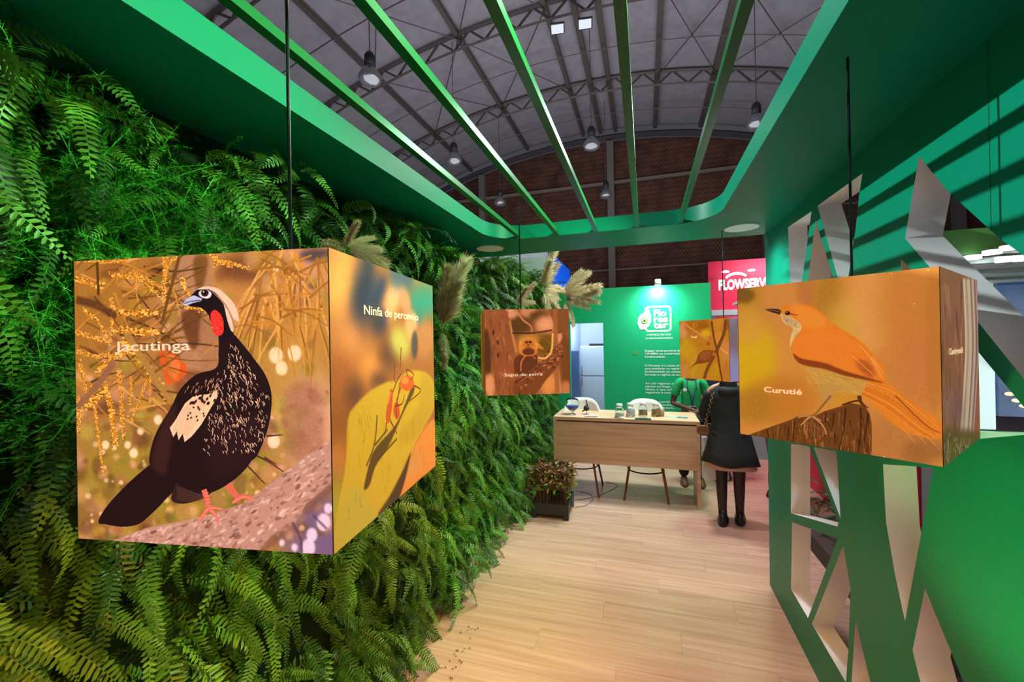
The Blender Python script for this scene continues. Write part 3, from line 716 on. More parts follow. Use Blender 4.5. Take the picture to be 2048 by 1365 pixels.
    return c.material('print_spinetail', .66)

def paint_trunk():
    c = Cv(512, [(1328,38),(1565,118),(1590,1125),(1355,1330)], (150,92,62)); c.sc = 512/237; r = random.Random(3)
    for i in range(26):
        x = r.uniform(1340,1480); y = r.uniform(100,1100); c.stroke([(x,y),(x+r.uniform(-10,14),y+140),(x+r.uniform(-10,20),y+r.uniform(200,330))], r.uniform(4,14), r.choice([(104,58,42),(84,50,50),(176,112,76),(190,124,92)]), .6, 5, 4)
    for x0, w, col in ((1500,26,(206,160,120)),(1520,20,(220,196,176)),(1545,18,(206,186,176)),(1490,12,(224,206,190)),(1565,14,(190,160,150)),(1535,9,(150,120,96)),(1560,7,(130,96,80))):
        c.stroke([(x0-10,110),(x0+6,500),(x0-4,800),(x0-30,1200)], w, col, .85, 4)
    c.blob(1430,950,60,110,(120,84,92),.8); c.blob(1380,900,40,60,(150,110,90),.6)
    c.poly([(1355,1100),(1420,1075),(1600,1110),(1600,1330),(1355,1340)], (104,78,44), .95, 8)
    for i in range(60): x = r.uniform(1360,1590); c.stroke([(x,r.uniform(1100,1280)),(x+r.uniform(-20,20),r.uniform(1120,1320))], 3, r.choice([(156,126,82),(76,54,30),(170,150,110)]), .6, 1)
    c.grain(.03, 4); return c.material('print_trunk', .6)

def paint_marmoset():
    c = Cv(560, [(125,562),(797,570),(790,1242),(115,1235)], (150,84,40)); r = random.Random(4)
    for x, y, rx, ry, col, al in ((400,680,120,110,(84,50,14),1),(330,600,60,40,(206,130,90),1),(470,590,70,40,(196,120,80),.9),(560,620,80,40,(80,46,16),.9),(610,690,80,70,(216,136,94),1),(600,850,80,90,(104,66,14),1),(470,800,90,50,(176,110,40),.9),(140,900,30,200,(80,42,18),1),(150,1150,40,90,(214,132,86),1),(620,1160,70,90,(210,124,62),1),(700,1150,30,110,(206,130,86),.9),(760,1000,50,250,(110,58,22),1),(760,1200,40,60,(196,112,76),.8),(720,780,20,60,(204,128,84),1)):
        c.blob(x, y, rx, ry, col, al)
    c.stroke([(370,570),(430,650),(490,700),(495,750)], 16, (196,110,70), .95, 2, 12); c.stroke([(320,650),(340,760),(370,900)], 18, (190,116,60), .9, 2); c.stroke([(340,750),(500,755),(660,735)], 12, (60,30,14), .9, 1); c.stroke([(540,750),(640,840)], 8, (140,86,30), .8, 1)
    c.poly([(135,565),(290,565),(310,700),(345,850),(350,1000),(345,1240),(205,1240),(180,900)], (140,72,34), 1, 2)       # left trunk
    for i in range(90):
        y = r.uniform(570,1200); x = r.uniform(160,330)
        if x < 140+ (y-570)*.11: continue
        c.stroke([(x,y),(x+r.uniform(-4,12),y+r.uniform(20,90))], r.uniform(5,14), r.choice([(186,104,58),(96,44,20),(110,54,24),(170,94,50),(206,124,76)]), .6, 3, 3)
    for x, y in ((222,820),(222,920),(190,740)): c.blob(x, y, 7, 20, (50,20,10), .9, blur=1)
    c.poly([(650,570),(790,570),(790,740),(740,760),(700,760),(670,660)], (124,66,32), 1, 2); c.stroke([(690,570),(685,900),(690,1240)], 36, (150,84,44), .9, 3)
    # branch right to centre
    c.poly([(345,1240),(350,1120),(420,1080),(520,1010),(620,930),(700,860),(745,835),(765,870),(750,930),(690,1030),(600,1130),(500,1240)], (116,58,26), 1, 2)
    for i in range(130):
        t = r.random(); x = 380+t*360; y = 1140-t*270+r.uniform(-60,90)
        c.blob(x, y, r.uniform(5,16), r.uniform(4,10), r.choice([(176,98,52),(70,30,12),(196,116,68),(130,66,30)]), .6, r.uniform(-60,0), blur=1)
    c.stroke([(350,1140),(450,1080),(560,1010),(640,1000),(670,1040)], 8, (50,22,8), .8, 1)
    c.stroke([(540,950),(600,955),(650,900),(665,760)], 14, (232,170,84), .95, 2)
    # monkey
    c.poly([(350,1060),(350,960),(390,920),(440,900),(520,900),(535,960),(530,1010),(460,1060),(390,1090)], (96,44,18), 1, 2)
    c.poly([(390,900),(395,830),(430,800),(480,790),(520,810),(560,850),(590,885),(560,880),(540,870),(530,920),(480,930),(420,930)], (196,110,40), 1, 2)
    c.blob(465,840,40,34,(180,96,34),1,blur=2); c.blob(465,900,50,30,(90,34,14),.9,blur=3)
    c.blob(451,826,12,9,(60,20,8),1,blur=1); c.blob(481,825,12,9,(60,20,8),1,blur=1); c.blob(464,846,8,8,(90,30,14),1,blur=1); c.stroke([(450,864),(478,864)], 4, (70,24,10), .8, 0)
    c.stroke([(440,930),(405,980),(400,1050)], 8, (214,132,76), .9, 1); c.stroke([(440,935),(490,930),(520,960)], 7, (190,104,56), .9, 1)
    for i in range(60): a = r.uniform(2.6,6.8); c.stroke([(465+60*cos(a),850+50*sin(a)),(465+86*cos(a),850+70*sin(a))], 4, (230,150,64), .6, 1, 1)
    c.grain(.03, 4); return c.material('print_marmoset', .75, gain=1.15)

def paint_perch():
    c = Cv(480, [(92,590),(580,575),(580,1200),(98,1140)], (190,116,32)); r = random.Random(6)
    for x, y, rx, ry, col, al in ((130,680,40,90,(216,140,90),1),(230,640,90,60,(176,100,30),1),(160,870,70,110,(204,150,30),1),(230,1000,60,160,(196,140,34),1),(330,640,60,50,(160,92,20),1),(480,620,50,60,(206,130,40),1),(350,720,50,40,(220,160,30),1),(470,780,60,80,(214,130,50),1),(540,900,50,120,(206,126,60),1),(460,1080,90,80,(196,136,24),1),(330,1100,80,70,(190,130,30),1),(140,1080,40,70,(200,130,70),.9),(540,1100,40,90,(190,110,50),.9),(400,960,50,60,(206,120,50),.8),(560,640,30,60,(150,84,30),.9)):
        c.blob(x, y, rx, ry, col, al)
    for i in range(60): x = r.uniform(100,570); y = r.uniform(600,1150); c.stroke([(x,y),(x+r.uniform(-20,20),y+r.uniform(20,90))], r.uniform(4,12), r.choice([(222,150,60),(150,88,20),(230,176,50),(180,100,40)]), .5, 3, 3)
    c.stroke([(125,605),(240,690),(370,785)], 16, (222,134,70), .95, 1, 12); c.stroke([(410,600),(430,760),(460,900),(480,1040),(505,1190)], 18, (110,58,20), .95, 1, 16)
    c.stroke([(550,590),(530,720),(480,840),(430,940),(360,1070),(330,1160)], 26, (120,64,24), .95, 1, 30); c.stroke([(490,870),(570,930)], 14, (226,150,96), .9, 1)
    c.poly([(175,1080),(215,1030),(250,990),(275,930),(320,890),(375,880),(430,900),(445,935),(420,980),(370,1000),(310,1010),(260,1015),(215,1040)], (134,66,28), 1, 1)
    c.poly([(280,960),(320,900),(390,890),(400,940),(340,980)], (160,86,42), .8, 4)
    for i in range(50): c.stroke([(x := r.uniform(260,400), y := r.uniform(905,990)), (x+r.uniform(-22,-8), y+r.uniform(6,16))], 3.5, r.choice([(190,110,60),(96,44,18)]), .6, 0, 1)
    c.blob(432,925,20,18,(196,100,40),1,blur=1); c.blob(375,820,18,20,(160,76,30),.8,blur=2); c.blob(438,920,4,4,(30,10,6),1,blur=0)
    c.grain(.03, 4); return c.material('print_perch', .62, gain=1.1)
def paint_plain(name, base, blobs, es=.4, n=256):
    c = Cv(n, [(0,0),(100,0),(100,100),(0,100)], base)
    for b_ in blobs: c.blob(*b_)
    c.grain(.02, 4); return c.material(name, es)
P_GUAN, P_NYMPH, P_SPINE, P_TRUNK, P_MARM, P_PERCH = paint_guan(), paint_nymph(), paint_spinetail(), paint_trunk(), paint_marmoset(), paint_perch()
P_LILAC = paint_plain('print_lilac_blur', (176,150,186), [(40,30,60,30,(150,110,120),.8),(60,60,40,20,(150,104,110),.7),(40,90,60,30,(176,160,224),.9),(70,10,50,16,(126,110,130),.8)])
P_BARK = paint_plain('print_amber_bark', (160,92,24), [(20,20,20,40,(200,130,30),.8),(60,50,16,60,(110,60,20),.8),(30,80,30,20,(190,110,40),.8),(80,20,20,30,(180,100,30),.8)])
P_LEAF = paint_plain('print_leafy_back', (96,104,40), [(20,20,30,40,(130,130,40),.8),(60,70,36,30,(70,80,30),.8),(80,30,20,30,(150,120,60),.8)])

LET = mat('cream_lettering', s2l((250,222,180)), .5, emit=s2l((250,225,185)), es=.8)
BOXTOP = mat('box_top_card', s2l((206,200,212)), .6)
DIFF = mat('warm_diffuser', (.8,.6,.3), .5, emit=(1, .46, .035), es=36.)
DIFF2 = mat('dim_diffuser', (.8,.6,.3), .5, emit=(1, .6, .2), es=1.2)
SEAM = mat('dark_seam', (.05,.025,.015), .5)
EDGEL = mat('lit_seam', (.8,.7,.3), .5, emit=(1,.8,.35), es=1.0)
def light_box(label, x, y, rz, ztop, faces, cable_top, glow, s=.4):
    t = thing('light_box', label, 'light box', (x, y, ztop-s), rz, 'printed light boxes hung along the aisle')
    # local: front-left-bottom corner at origin, x right, y back
    th = .004
    def face(name, a, b, m):
        a = Vector(a); b = Vector(b); d = (b-a).normalized(); n = d.cross(Vector((0,0,1)))   # outward normal
        q = [a, b]; v = []
        for z in (0, s):
            v += [a+Vector((0,0,z)), b+Vector((0,0,z)), b-n*th+Vector((0,0,z)), a-n*th+Vector((0,0,z))]
        f = [(0,1,5,4),(1,2,6,5),(2,3,7,6),(3,0,4,7),(4,5,6,7),(3,2,1,0)]
        o = mesh(name, v, f, m, t); uv = o.data.uv_layers.new(name='u')
        for p in o.data.polygons:
            for li, vi in zip(p.loop_indices, p.vertices):
                uv.data[li].uv = ((0 if vi in (0,3,4,7) else 1), (1 if vi > 3 else 0)) if p.index == 0 else (.01, .01)
        return o
    g = .0012
    face('front_print', (g,0,0), (s-g,0,0), faces[0]); face('side_print', (s,g,0), (s,s-g,0), faces[1])
    face('back_print', (s-g,s,0), (g,s,0), faces[2]); face('side_print', (0,s-g,0), (0,g,0), faces[3])
    MB().box(.004, s-.004, .004, s-.004, s-.006, s-.001).build('top_panel', BOXTOP, t)
    MB().box(.012, s-.012, .012, s-.012, .004, .008).build('bottom_diffuser', glow, t)
    for cx, cy in ((.0015,.0015),(s-.0015,.0015),(s-.0015,s-.0015),(.0015,s-.0015)): MB().box(cx-.0014,cx+.0014,cy-.0014,cy+.0014,0,s).build('corner_edging', SEAM, t)
    MB().tube([(s/2,s/2,s-.002),(s/2,s/2,cable_top-(ztop-s))], .0032, 8).build('cable', CABLE, t)
    MB().lathe([(0,0),(.014,0),(.012,.006),(.004,.012),(0,.012)], (s/2,s/2,s-.001), 12).build('ceiling_eye', BLACKP, t)
    return t
def label_on(t, s, M, h, w, bold=0.): return text('lettering', s, LET, t, M, h, w, bold)
s4 = .4
b1 = light_box('largest light box, front print of a black speckled bird on a log, word Jacutinga', -.7864, .3968, .149, 1.9272, (P_GUAN, P_NYMPH, P_LEAF, P_BARK), ZS+.09, DIFF)
b2 = light_box('light box with a small monkey print, word Sagui-da-serra, before the fern wall', -.7096, 1.84, .421, 1.9512, (P_MARM, P_LEAF, P_LEAF, P_BARK), ZS-.04, DIFF)
b3 = light_box('small far light box with a brown bird on crossing twigs above the counter', .2328, 3.2312, -.838, 1.9248, (P_PERCH, P_LILAC, P_LEAF, P_BARK), ZS, DIFF2)
b4 = light_box('light box with an orange bird on a stump, word Curutié, before green wall', .2448, 1.3064, -.653, 1.9352, (P_SPINE, P_TRUNK, P_LEAF, P_BARK), ZS, DIFF2)
# lettering positions: face homography from the photograph
def on_face(quad, p):
    h = homog(quad, [(0,0),(1,0),(1,1),(0,1)]); q = h @ np.array([p[0], p[1], 1]); return q[0]/q[2]*s4, (1-q[1]/q[2])*s4
Q1 = [(22,98),(1102,25),(1125,1352),(32,1283)]
def front_text(t, quad, s, bl, br, h, bold=0.):
    x0, z0 = on_face(quad, bl); x1, z1 = on_face(quad, br)
    label_on(t, s, frame((x0, -.0008, z0), (1,0,0), (0,0,1)), h, x1-x0, bold)
def side_text(t, quad, s, bl, br, h, bold=0.):
    y0, z0 = on_face(quad, bl); y1, z1 = on_face(quad, br)
    label_on(t, s, frame((s4+.0008, y0, z0), (0,1,0), (0,0,1)), h, y1-y0, bold)
front_text(b1, Q1, 'Jacutinga', (198,478), (517,472), .0135, .012)
side_text(b1, [(36,25),(472,195),(494,955),(62,1350)], 'Ninfa de percevejo', (184,308), (412,340), .014, .012)
front_text(b4, [(52,188),(1328,38),(1355,1330),(70,1112)], 'Curutié', (222,845), (460,858), .0135, .012)
side_text(b4, [(1328,38),(1565,118),(1590,1125),(1355,1330)], 'Caxinguelê', (1385,598), (1472,590), .013, .02)
front_text(b2, [(125,562),(797,570),(790,1242),(115,1235)], 'Sagui-da-serra', (267,1088), (572,1092), .014, .006)
front_text(b3, [(92,590),(580,575),(580,1200),(98,1140)], 'Tovi', (205,760), (262,760), .014, .02)
side_text(b3, [(580,575),(760,573),(760,1210),(580,1200)], 'Bromélia', (615,670), (740,672), .012, .02)

# ================================================================== LIVING WALL
def leafmat(name, c1, c2, rough=.42, sss=.0):
    M = bpy.data.materials.new(name); M.use_nodes = True; nt = M.node_tree; b = nt.nodes['Principled BSDF']
    a = nt.nodes.new('ShaderNodeAttribute'); a.attribute_name = 'tint'
    mx = nt.nodes.new('ShaderNodeMix'); mx.data_type = 'RGBA'; mx.inputs[6].default_value = (*c1, 1); mx.inputs[7].default_value = (*c2, 1)
    nt.links.new(a.outputs['Fac'], mx.inputs[0]); nt.links.new(mx.outputs[2], b.inputs['Base Color']); b.inputs['Roughness'].default_value = rough
    b.inputs['Specular IOR Level'].default_value = .35
    tr = nt.nodes.new('ShaderNodeBsdfTranslucent'); ms = nt.nodes.new('ShaderNodeMixShader'); ms.inputs[0].default_value = .13
    nt.links.new(mx.outputs[2], tr.inputs[0]); nt.links.new(b.outputs[0], ms.inputs[1]); nt.links.new(tr.outputs[0], ms.inputs[2])
    nt.links.new(ms.outputs[0], nt.nodes['Material Output'].inputs[0])
    return M
FERN = leafmat('fern_leaf', (.011,.058,.005), (.15,.34,.034))
NEEDLE = leafmat('asparagus_leaf', (.02,.24,.012), (.08,.46,.03))
PLUM = leafmat('pampas_hair', s2l((176,150,112)), s2l((232,216,180)), .8)

def frond(L, n, w, curl, side, seed, ruffle=.5):
    """one fern frond, base at the origin, growing +x and arching to -z; returns V,F"""
    r = np.random.RandomState(seed); t = np.linspace(0, 1, n*2+1)
    ang = radians(25)-curl*t**.75; ds = L/(n*2)
    x = np.r_[0, np.cumsum(np.cos(ang[:-1])*ds)]; z = np.r_[0, np.cumsum(np.sin(ang[:-1])*ds)]
    y = side*np.sin(t*2.2)*L*.25
    P = np.c_[x, y, z]; V = []; F = []
    for i in range(len(t)-1 if False else 0): pass
    # rachis
    for i in range(0, len(t), 2):
        ww = .0016*(1-t[i]*.7); V += [P[i]+(0, ww, 0), P[i]-(0, ww, 0)]
    m = len(V)//2
    F += [(2*i, 2*i+1, 2*i+3, 2*i+2) for i in range(m-1)]
    for i in range(2, n*2):
        tt = t[i]; prof = min(1, (tt/.13))**.7*(1-tt)**.55*1.25
        l = w*prof*r.uniform(.86, 1.1)
        if l < .004: continue
        d = P[min(i+1, n*2)]-P[i-1]; d /= np.linalg.norm(d)
        up = np.cross(d, (0,1,0)); up /= np.linalg.norm(up); up = -up if up[0] < 0 else up
        s = 1 if i % 2 else -1
        lat = np.cross(up, d)*s; k = L/n*.47*min(1, .55+prof*.5)
        drop = r.uniform(-.3, .12)*ruffle
        dirv = lat*.95+d*r.uniform(.12, .36)+up*drop; dirv /= np.linalg.norm(dirv)
        b = P[i]; c = len(V)
        V += [b-d*k*.5, b+d*k*.7, b+dirv*l*.66+d*k*1.0+up*l*.03, b+dirv*l+up*-l*.16*ruffle+d*k*.4, b+dirv*l*.62-d*k*.72+up*l*.02, b+dirv*l*.6+d*k*.1+up*-l*.08]
        F += [(c, c+5, c+2, c+1), (c+5, c+3, c+2), (c, c+4, c+5), (c+4, c+3, c+5)]
    return np.array(V), F
def sprig(L, seed, n=120, nl=.02):
    r = np.random.RandomState(seed); V = []; F = []; t = np.linspace(0, 1, 9)
    az = r.uniform(-.5,.5)
    P = np.c_[t*L*.8, np.sin(t*1.5+az)*L*.15*r.uniform(-1,1), t*L*.25-L*.75*t**2.2]
    for i in range(9): V += [P[i]+(0,.001,0), P[i]-(0,.001,0)]
    F += [(2*i, 2*i+1, 2*i+3, 2*i+2) for i in range(8)]
    for i in range(n):
        q = r.uniform(.12, 1); k = q*8; a = int(min(k, 7)); p = P[a]+(P[a+1]-P[a])*(k-a)
        d = r.randn(3); d /= np.linalg.norm(d); d = d*.9+(P[a+1]-P[a])/np.linalg.norm(P[a+1]-P[a])*.5
        sd = np.cross(d, r.randn(3)); sd /= max(np.linalg.norm(sd), 1e-6); l = nl*r.uniform(.7, 1.3); c = len(V)
        V += [p+sd*.0009, p-sd*.0009, p+d*l]; F.append((c, c+1, c+2))
    return np.array(V), F
def tinted(me, val):
    a = me.attributes.new('tint', 'FLOAT', 'POINT'); a.data.foreach_set('value', np.full(len(me.vertices), val, np.float32) if np.isscalar(val) else val)
def rot(yaw, pitch, roll):
    return np.array((Matrix.Rotation(yaw, 3, 'Z') @ Matrix.Rotation(pitch, 3, 'Y') @ Matrix.Rotation(roll, 3, 'X')))
lw = thing('living_wall', 'tall vertical garden of green ferns along the left side of the aisle', 'living wall', (-1.45, 0, 0))
MB().box(-.12, 0, -.9, 6.55, 0, ZS).build('backing', mat('dark_backing', (.004,.02,.004), .95), lw)  # near-black colour paints the shade in gaps between fronds
# fern growth right over the backing
proto = [frond(L, n, w, c, s, 10+i, ru) for i, (L, n, w, c, s, ru) in enumerate((
    (.36,24,.038,2.0,.5,.6),(.42,27,.042,2.2,-.5,.7),(.32,21,.036,1.7,.3,.9),(.38,27,.032,2.1,-.3,.6),(.30,19,.042,1.9,.8,.8),(.46,29,.040,2.1,.2,.7),(.26,17,.034,1.5,-.6,1.),(.34,25,.028,2.2,.0,.6)))]
fmesh = []
for i, (V, F) in enumerate(proto):
    for k, tv in enumerate((.12, .45, .9)):
        me = bpy.data.meshes.new('fern_frond'); me.from_pydata(V.tolist(), [], F); tinted(me, tv); me.materials.append(FERN); fmesh.append(me)
def depth_of(y, z):   # how far the foliage stands out from the backing: lumpy, fuller low down
    return .09+.05*sin(y*2.1+1)*sin(z*3.3+y)+.07*sin(y*7.3+2*z)*cos(z*8.1-y)+.07*max(0, (1.3-z)/1.3)
cand = []
y = -.1
for i in range(3300):
    yy = rnd.random()**1.25*6.3+.12; zz = rnd.uniform(.02, 2.56)
    if zz > 2.47: zz -= .06
    dist = math.hypot(yy, 1.2)
    if yy > 3.3 and rnd.random() < .3: continue
    d = depth_of(yy, zz)
    cand.append((yy, zz, -1.45+d+rnd.uniform(-.10, .02), rnd.uniform(-1.25, 1.25), rnd.uniform(-.35, .75)+(.35 if zz < 1.6 else 0), rnd.uniform(-.9, .9), rnd.randrange(8), rnd.random(), rnd.uniform(.62, 1.05)))
for i in range(230):
    yy = rnd.uniform(3.5, 6.4); cand.append((yy, rnd.uniform(2.45, 2.6), -1.45+rnd.uniform(-.05,.16), rnd.uniform(-2.2, 2.2), rnd.uniform(-.9,-.2), rnd.uniform(-.9,.9), rnd.randrange(8), rnd.random(), rnd.uniform(.6,.95)))
def inview(c):
    P = np.array([c[2]+.15, c[0], c[1]-CH-.1]); zc = P@FW
    return zc > .2 and 0 < 1024+FPX*(P@RT)/zc < 2048 and 0 < 682-FPX*(P@UP)/zc < 1365
vis = sorted([c for c in cand if inview(c)], key=lambda c: math.hypot(c[0], c[2])/c[8])
# things the large box hides entirely are not worth single parts
def behind_box(c):
    P = np.array([c[2]+.2, c[0], c[1]-CH-.12]); zc = P@FW; u = 1024+FPX*(P@RT)/zc; v = 682-FPX*(P@UP)/zc
    return 150 < u < 870 and 500 < v < 1080
front = [c for c in vis if not behind_box(c)][:300]
fs_ = set(id(c) for c in front)
for c in front:
    me = fmesh[c[6]*3+(0 if c[7] < .35 else 1 if c[7] < .75 else 2)]
    o = bpy.data.objects.new('fern_frond', me); COL.objects.link(o); o.parent = lw
    o.location = (c[2]+1.45, c[0], c[1]); sc = c[8]
    o.rotation_euler = (Matrix.Rotation(c[3], 3, 'Z') @ Matrix.Rotation(c[4], 3, 'Y') @ Matrix.Rotation(c[5], 3, 'X')).to_euler(); o.scale = (sc, sc, sc)
def joined(name, items, mat_, protos, tints, parent, off=(0,0,0)):
    VV = []; FF = []; TT = []; base = 0; L3 = []; 
    loops = []; starts = []; tot = []
    cache = [(V, np.array([len(f) for f in F]), np.concatenate([np.array(f) for f in F])) for V, F in protos]
    nl = 0
    for (pos, R, sc, pi_), tv in zip(items, tints):
        V, cnt, lp = cache[pi_]
        VV.append((V*sc) @ R.T+pos); loops.append(lp+base); tot.append(cnt); TT.append(np.full(len(V), tv, np.float32)); base += len(V)
    V = np.concatenate(VV).astype(np.float32); lp = np.concatenate(loops).astype(np.int32); tt = np.concatenate(tot).astype(np.int32)
    st = np.r_[0, np.cumsum(tt)[:-1]].astype(np.int32)
    me = bpy.data.meshes.new(name); me.vertices.add(len(V)); me.vertices.foreach_set('co', V.ravel()); me.loops.add(len(lp)); me.loops.foreach_set('vertex_index', lp)
    me.polygons.add(len(tt)); me.polygons.foreach_set('loop_start', st); me.polygons.foreach_set('loop_total', tt); me.update(calc_edges=True); me.validate()
    tinted(me, np.concatenate(TT)); me.materials.append(mat_)
    o = bpy.data.objects.new(name, me); COL.objects.link(o)
    if parent is not None: o.parent = parent
    o['kind'] = 'stuff'; return o
rest = [c for c in cand if id(c) not in fs_]
items = [((c[2]+1.45, c[0], c[1]), rot(c[3], c[4], c[5]), c[8], c[6]) for c in rest]
joined('fern_foliage', items, FERN, proto, [min(1, max(0, (c[7]*1.0))) for c in rest], lw)
# short ferny undergrowth close to the backing, low tints paint in the gap shade
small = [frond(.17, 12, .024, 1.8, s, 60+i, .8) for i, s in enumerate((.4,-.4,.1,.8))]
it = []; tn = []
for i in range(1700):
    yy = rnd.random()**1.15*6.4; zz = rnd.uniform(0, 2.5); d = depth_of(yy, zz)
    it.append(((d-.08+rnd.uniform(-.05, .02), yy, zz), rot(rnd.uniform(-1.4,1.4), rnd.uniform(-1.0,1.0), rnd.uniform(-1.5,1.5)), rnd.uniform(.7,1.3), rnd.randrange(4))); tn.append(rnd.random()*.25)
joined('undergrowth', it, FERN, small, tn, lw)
# feathery asparagus fern patches
sp = [sprig(.30, 80+i) for i in range(5)]
it = []; tn = []
for i in range(1500):
    q = rnd.random()
    if q < .42: yy = rnd.gauss(.72, .26); zz = rnd.gauss(2.02, .15)
    elif q < .5: yy = rnd.gauss(.75, .14); zz = rnd.gauss(1.62, .10)
    else: yy = rnd.uniform(2.1, 6.45); zz = rnd.uniform(.1, 2.5)
    if not 0 < yy < 6.5 or not 0 < zz < 2.48: continue
    it.append(((depth_of(yy, zz)-.02+rnd.uniform(-.03,.05), yy, zz), rot(rnd.uniform(-1.3,1.3), rnd.uniform(-.9,.6), rnd.uniform(-3,3)), rnd.uniform(.55,.95), rnd.randrange(5))); tn.append(rnd.random()**1.3)
joined('asparagus_fern', it, NEEDLE, sp, tn, lw)
# fallen leaf litter at the foot of the wall
it = []; tn = []
for i in range(26):
    it.append(((rnd.uniform(.33,.43), rnd.uniform(1.95,2.5), .006), rot(rnd.uniform(-3,3), .5, 0), .30, rnd.randrange(4))); tn.append(.2)
joined('leaf_litter', it, mat('dry_leaf', s2l((130,70,30)), .8), small, tn, lw)

# pampas plumes stuck into the wall: each bunch is a thing, each plume a part
def plume(L, r0, seed, n=420, dens=1.):
    r = np.random.RandomState(seed); V = []; F = []
    t = np.linspace(0, 1, 8); bend = r.uniform(.1,.3)
    P = np.c_[t*L*1.0, r.uniform(-.1,.1)*L*t**2, -bend*L*t**2]
    for i in range(8): V += [P[i]+(0,.0016,0), P[i]-(0,.0016,0)]
    F += [(2*i, 2*i+1, 2*i+3, 2*i+2) for i in range(7)]
    for i in range(int(n*dens)):
        q = r.uniform(.12, 1); k = q*7; a = int(min(k, 6)); p = P[a]+(P[a+1]-P[a])*(k-a)
        d = np.array([r.uniform(.5,1.2), r.uniform(-1,1)*.75, r.uniform(-1,1)*.75-.2]); l = r0*(1.25-q*.6)*r.uniform(.7,1.3); c = len(V)
        sd = np.cross(d, r.randn(3)); sd /= np.linalg.norm(sd); w = .0014
        e = p+d*l*.55; g = p+d*l+(0,0,-l*.2)
        V += [p-sd*w*.4, p+sd*w*.4, e+sd*w, e-sd*w, g]; F += [(c, c+1, c+2, c+3), (c+3, c+2, c+4)]
    return np.array(V), F
pl = [plume(.30, .055, 30+i, 1700) for i in range(3)]
plm = []
for V, F in pl:
    for tv in (.15, .85):
        me = bpy.data.meshes.new('plume'); me.from_pydata(V.tolist(), [], F); tinted(me, tv); me.materials.append(PLUM); plm.append(me)
def bunch(label, loc, dirs, sc=1.):
    t = thing('pampas_bunch', label, 'dried grass', loc, 0, 'pampas grass bunches in the fern wall')
    for i, (d, s, k) in enumerate(dirs):
        o = bpy.data.objects.new('plume', plm[k]); COL.objects.link(o); o.parent = t
        q = Vector(d).to_track_quat('X', 'Z'); o.rotation_mode = 'QUATERNION'; o.rotation_quaternion = q; o.scale = (s*sc,)*3
p = at(690, 500, 0, -1.15)
bunch('beige pampas bunch fanning out just above the largest light box', p, [((.2,.9,.05),.85,1),((.2,.8,.3),.8,3),((.2,.9,-.2),1.,0),((.15,-.7,.15),.6,1),((.15,.5,.5),.6,5),((.3,-.2,.35),.6,3),((.2,1,.1),1.,2),((.2,1.,-.08),1.05,4)], .8)
p = at(885, 660, 0, -1.12)
bunch('tall beige pampas bunch standing upright left of the monkey light box', p, [((.05,.12,1),1.1,1),((.1,-.10,1),1.,0),((.1,.32,.9),1.05,3),((.2,-.05,.9),.8,4),((.1,.2,-.9),.6,0),((.15,.0,1),1.1,5),((.0,.22,1),1.15,1),((.1,-.25,-.8),.5,2),((.05,.05,1),1.2,5)], 1.15)
p = at(1085, 580, 0, -1.15)
bunch('cream pampas bunch rising to a point at the blue booth', p, [((.1,.2,1),1.15,1),((.2,.5,.9),1.,0),((.3,.9,.3),1.,1),((.3,1,.0),.9,3),((.25,-.3,.9),.8,5),((.3,.7,-.3),.8,1),((.2,.2,-.6),.8,3)], 1.5)
p = at(1125, 600, 0, -1.05)
bunch('beige pampas bunch spreading furthest right over the green wall', p, [((.9,.2,.6),1.1,1),((.6,.2,.9),1.1,3),((.8,.3,.35),1.0,1),((1,.3,.15),1.,0),((.9,.3,.4),1.1,2),((.5,.3,-.8),.8,1),((.3,.2,1),1.,5),((.7,.2,-.1),.8,3)], 1.5)
p = at(1035, 612, 0, -1.1)
bunch('small pale pampas bunch just above the monkey light box', p, [((.3,.3,.8),.8,1),((.3,-.4,.5),.7,3),((.3,.8,.4),.7,5)], 1.1)

# ================================================================== COUNTER
YC = 4.842
ct = thing('counter', 'oak veneered high counter with front panel at the end of the aisle', 'counter', (-.25, YC, 0))
X0, X1, D = -.785, .783, .60   # relative to -.25
MB().box(X0, X1, 0, D, .888, .925).build('counter_top', OAK, ct, bevel=.002)
MB().box(X0+.035, X1-.035, .004, .024, .405, .872).build('front_panel', OAK, ct)
MB().box(X0+.035, X1-.035, .012, .03, .872, .888).build('shadow_gap', mat('gap_brown', s2l((84,50,30)), .7), ct)
for x in (X0, X1-.034): MB().box(x, x+.034, .003, .42, 0, .888).build('side_panel', OAK, ct)
ZT = .925
# stools
def stool():
    t = thing('bar_stool', 'x', 'stool')
    MB().lathe([(0,.70),(.10,.70),(.18,.715),(.225,.75),(.23,.78),(.21,.775),(.16,.745),(0,.735)], n=28).build('seat', mat('white_shell', (.82,.83,.86), .35), t, True)
    # curved back shell
    v = []; f = []; n = 16; q = 7
    for j in range(q):
        for i in range(n+1):
            a = radians(20+140*i/n); h = j/(q-1); e = 1-abs(i/n*2-1)**3.0
            rr = .225+.035*h; z = .75+.33*h*(.35+.65*e); v.append((rr*cos(a), rr*sin(a)*.95+.02, z))
    for j in range(q-1):
        for i in range(n): a = j*(n+1)+i; f.append((a, a+1, a+n+2, a+n+1))
    o = mesh('backrest', v, f, mat('white_shell'), t, True); md = o.modifiers.new('s', 'SOLIDIFY'); md.thickness = .012
    for sx, sy in ((-1,-1),(1,-1),(1,1),(-1,1)):
        MB().bar((sx*.235, sy*.235, 0), (sx*.12, sy*.11, .70), .024, .024, 1.25, n=8).build('leg', WALNUT, t)
    MB().tube([(.20*cos(a), .185*sin(a), .30) for a in [2*pi*k/28 for k in range(28)]], .008, 8, True).build('footrest', mat('black_metal', (.01,.01,.012), .4, .5), t, True)
    return t
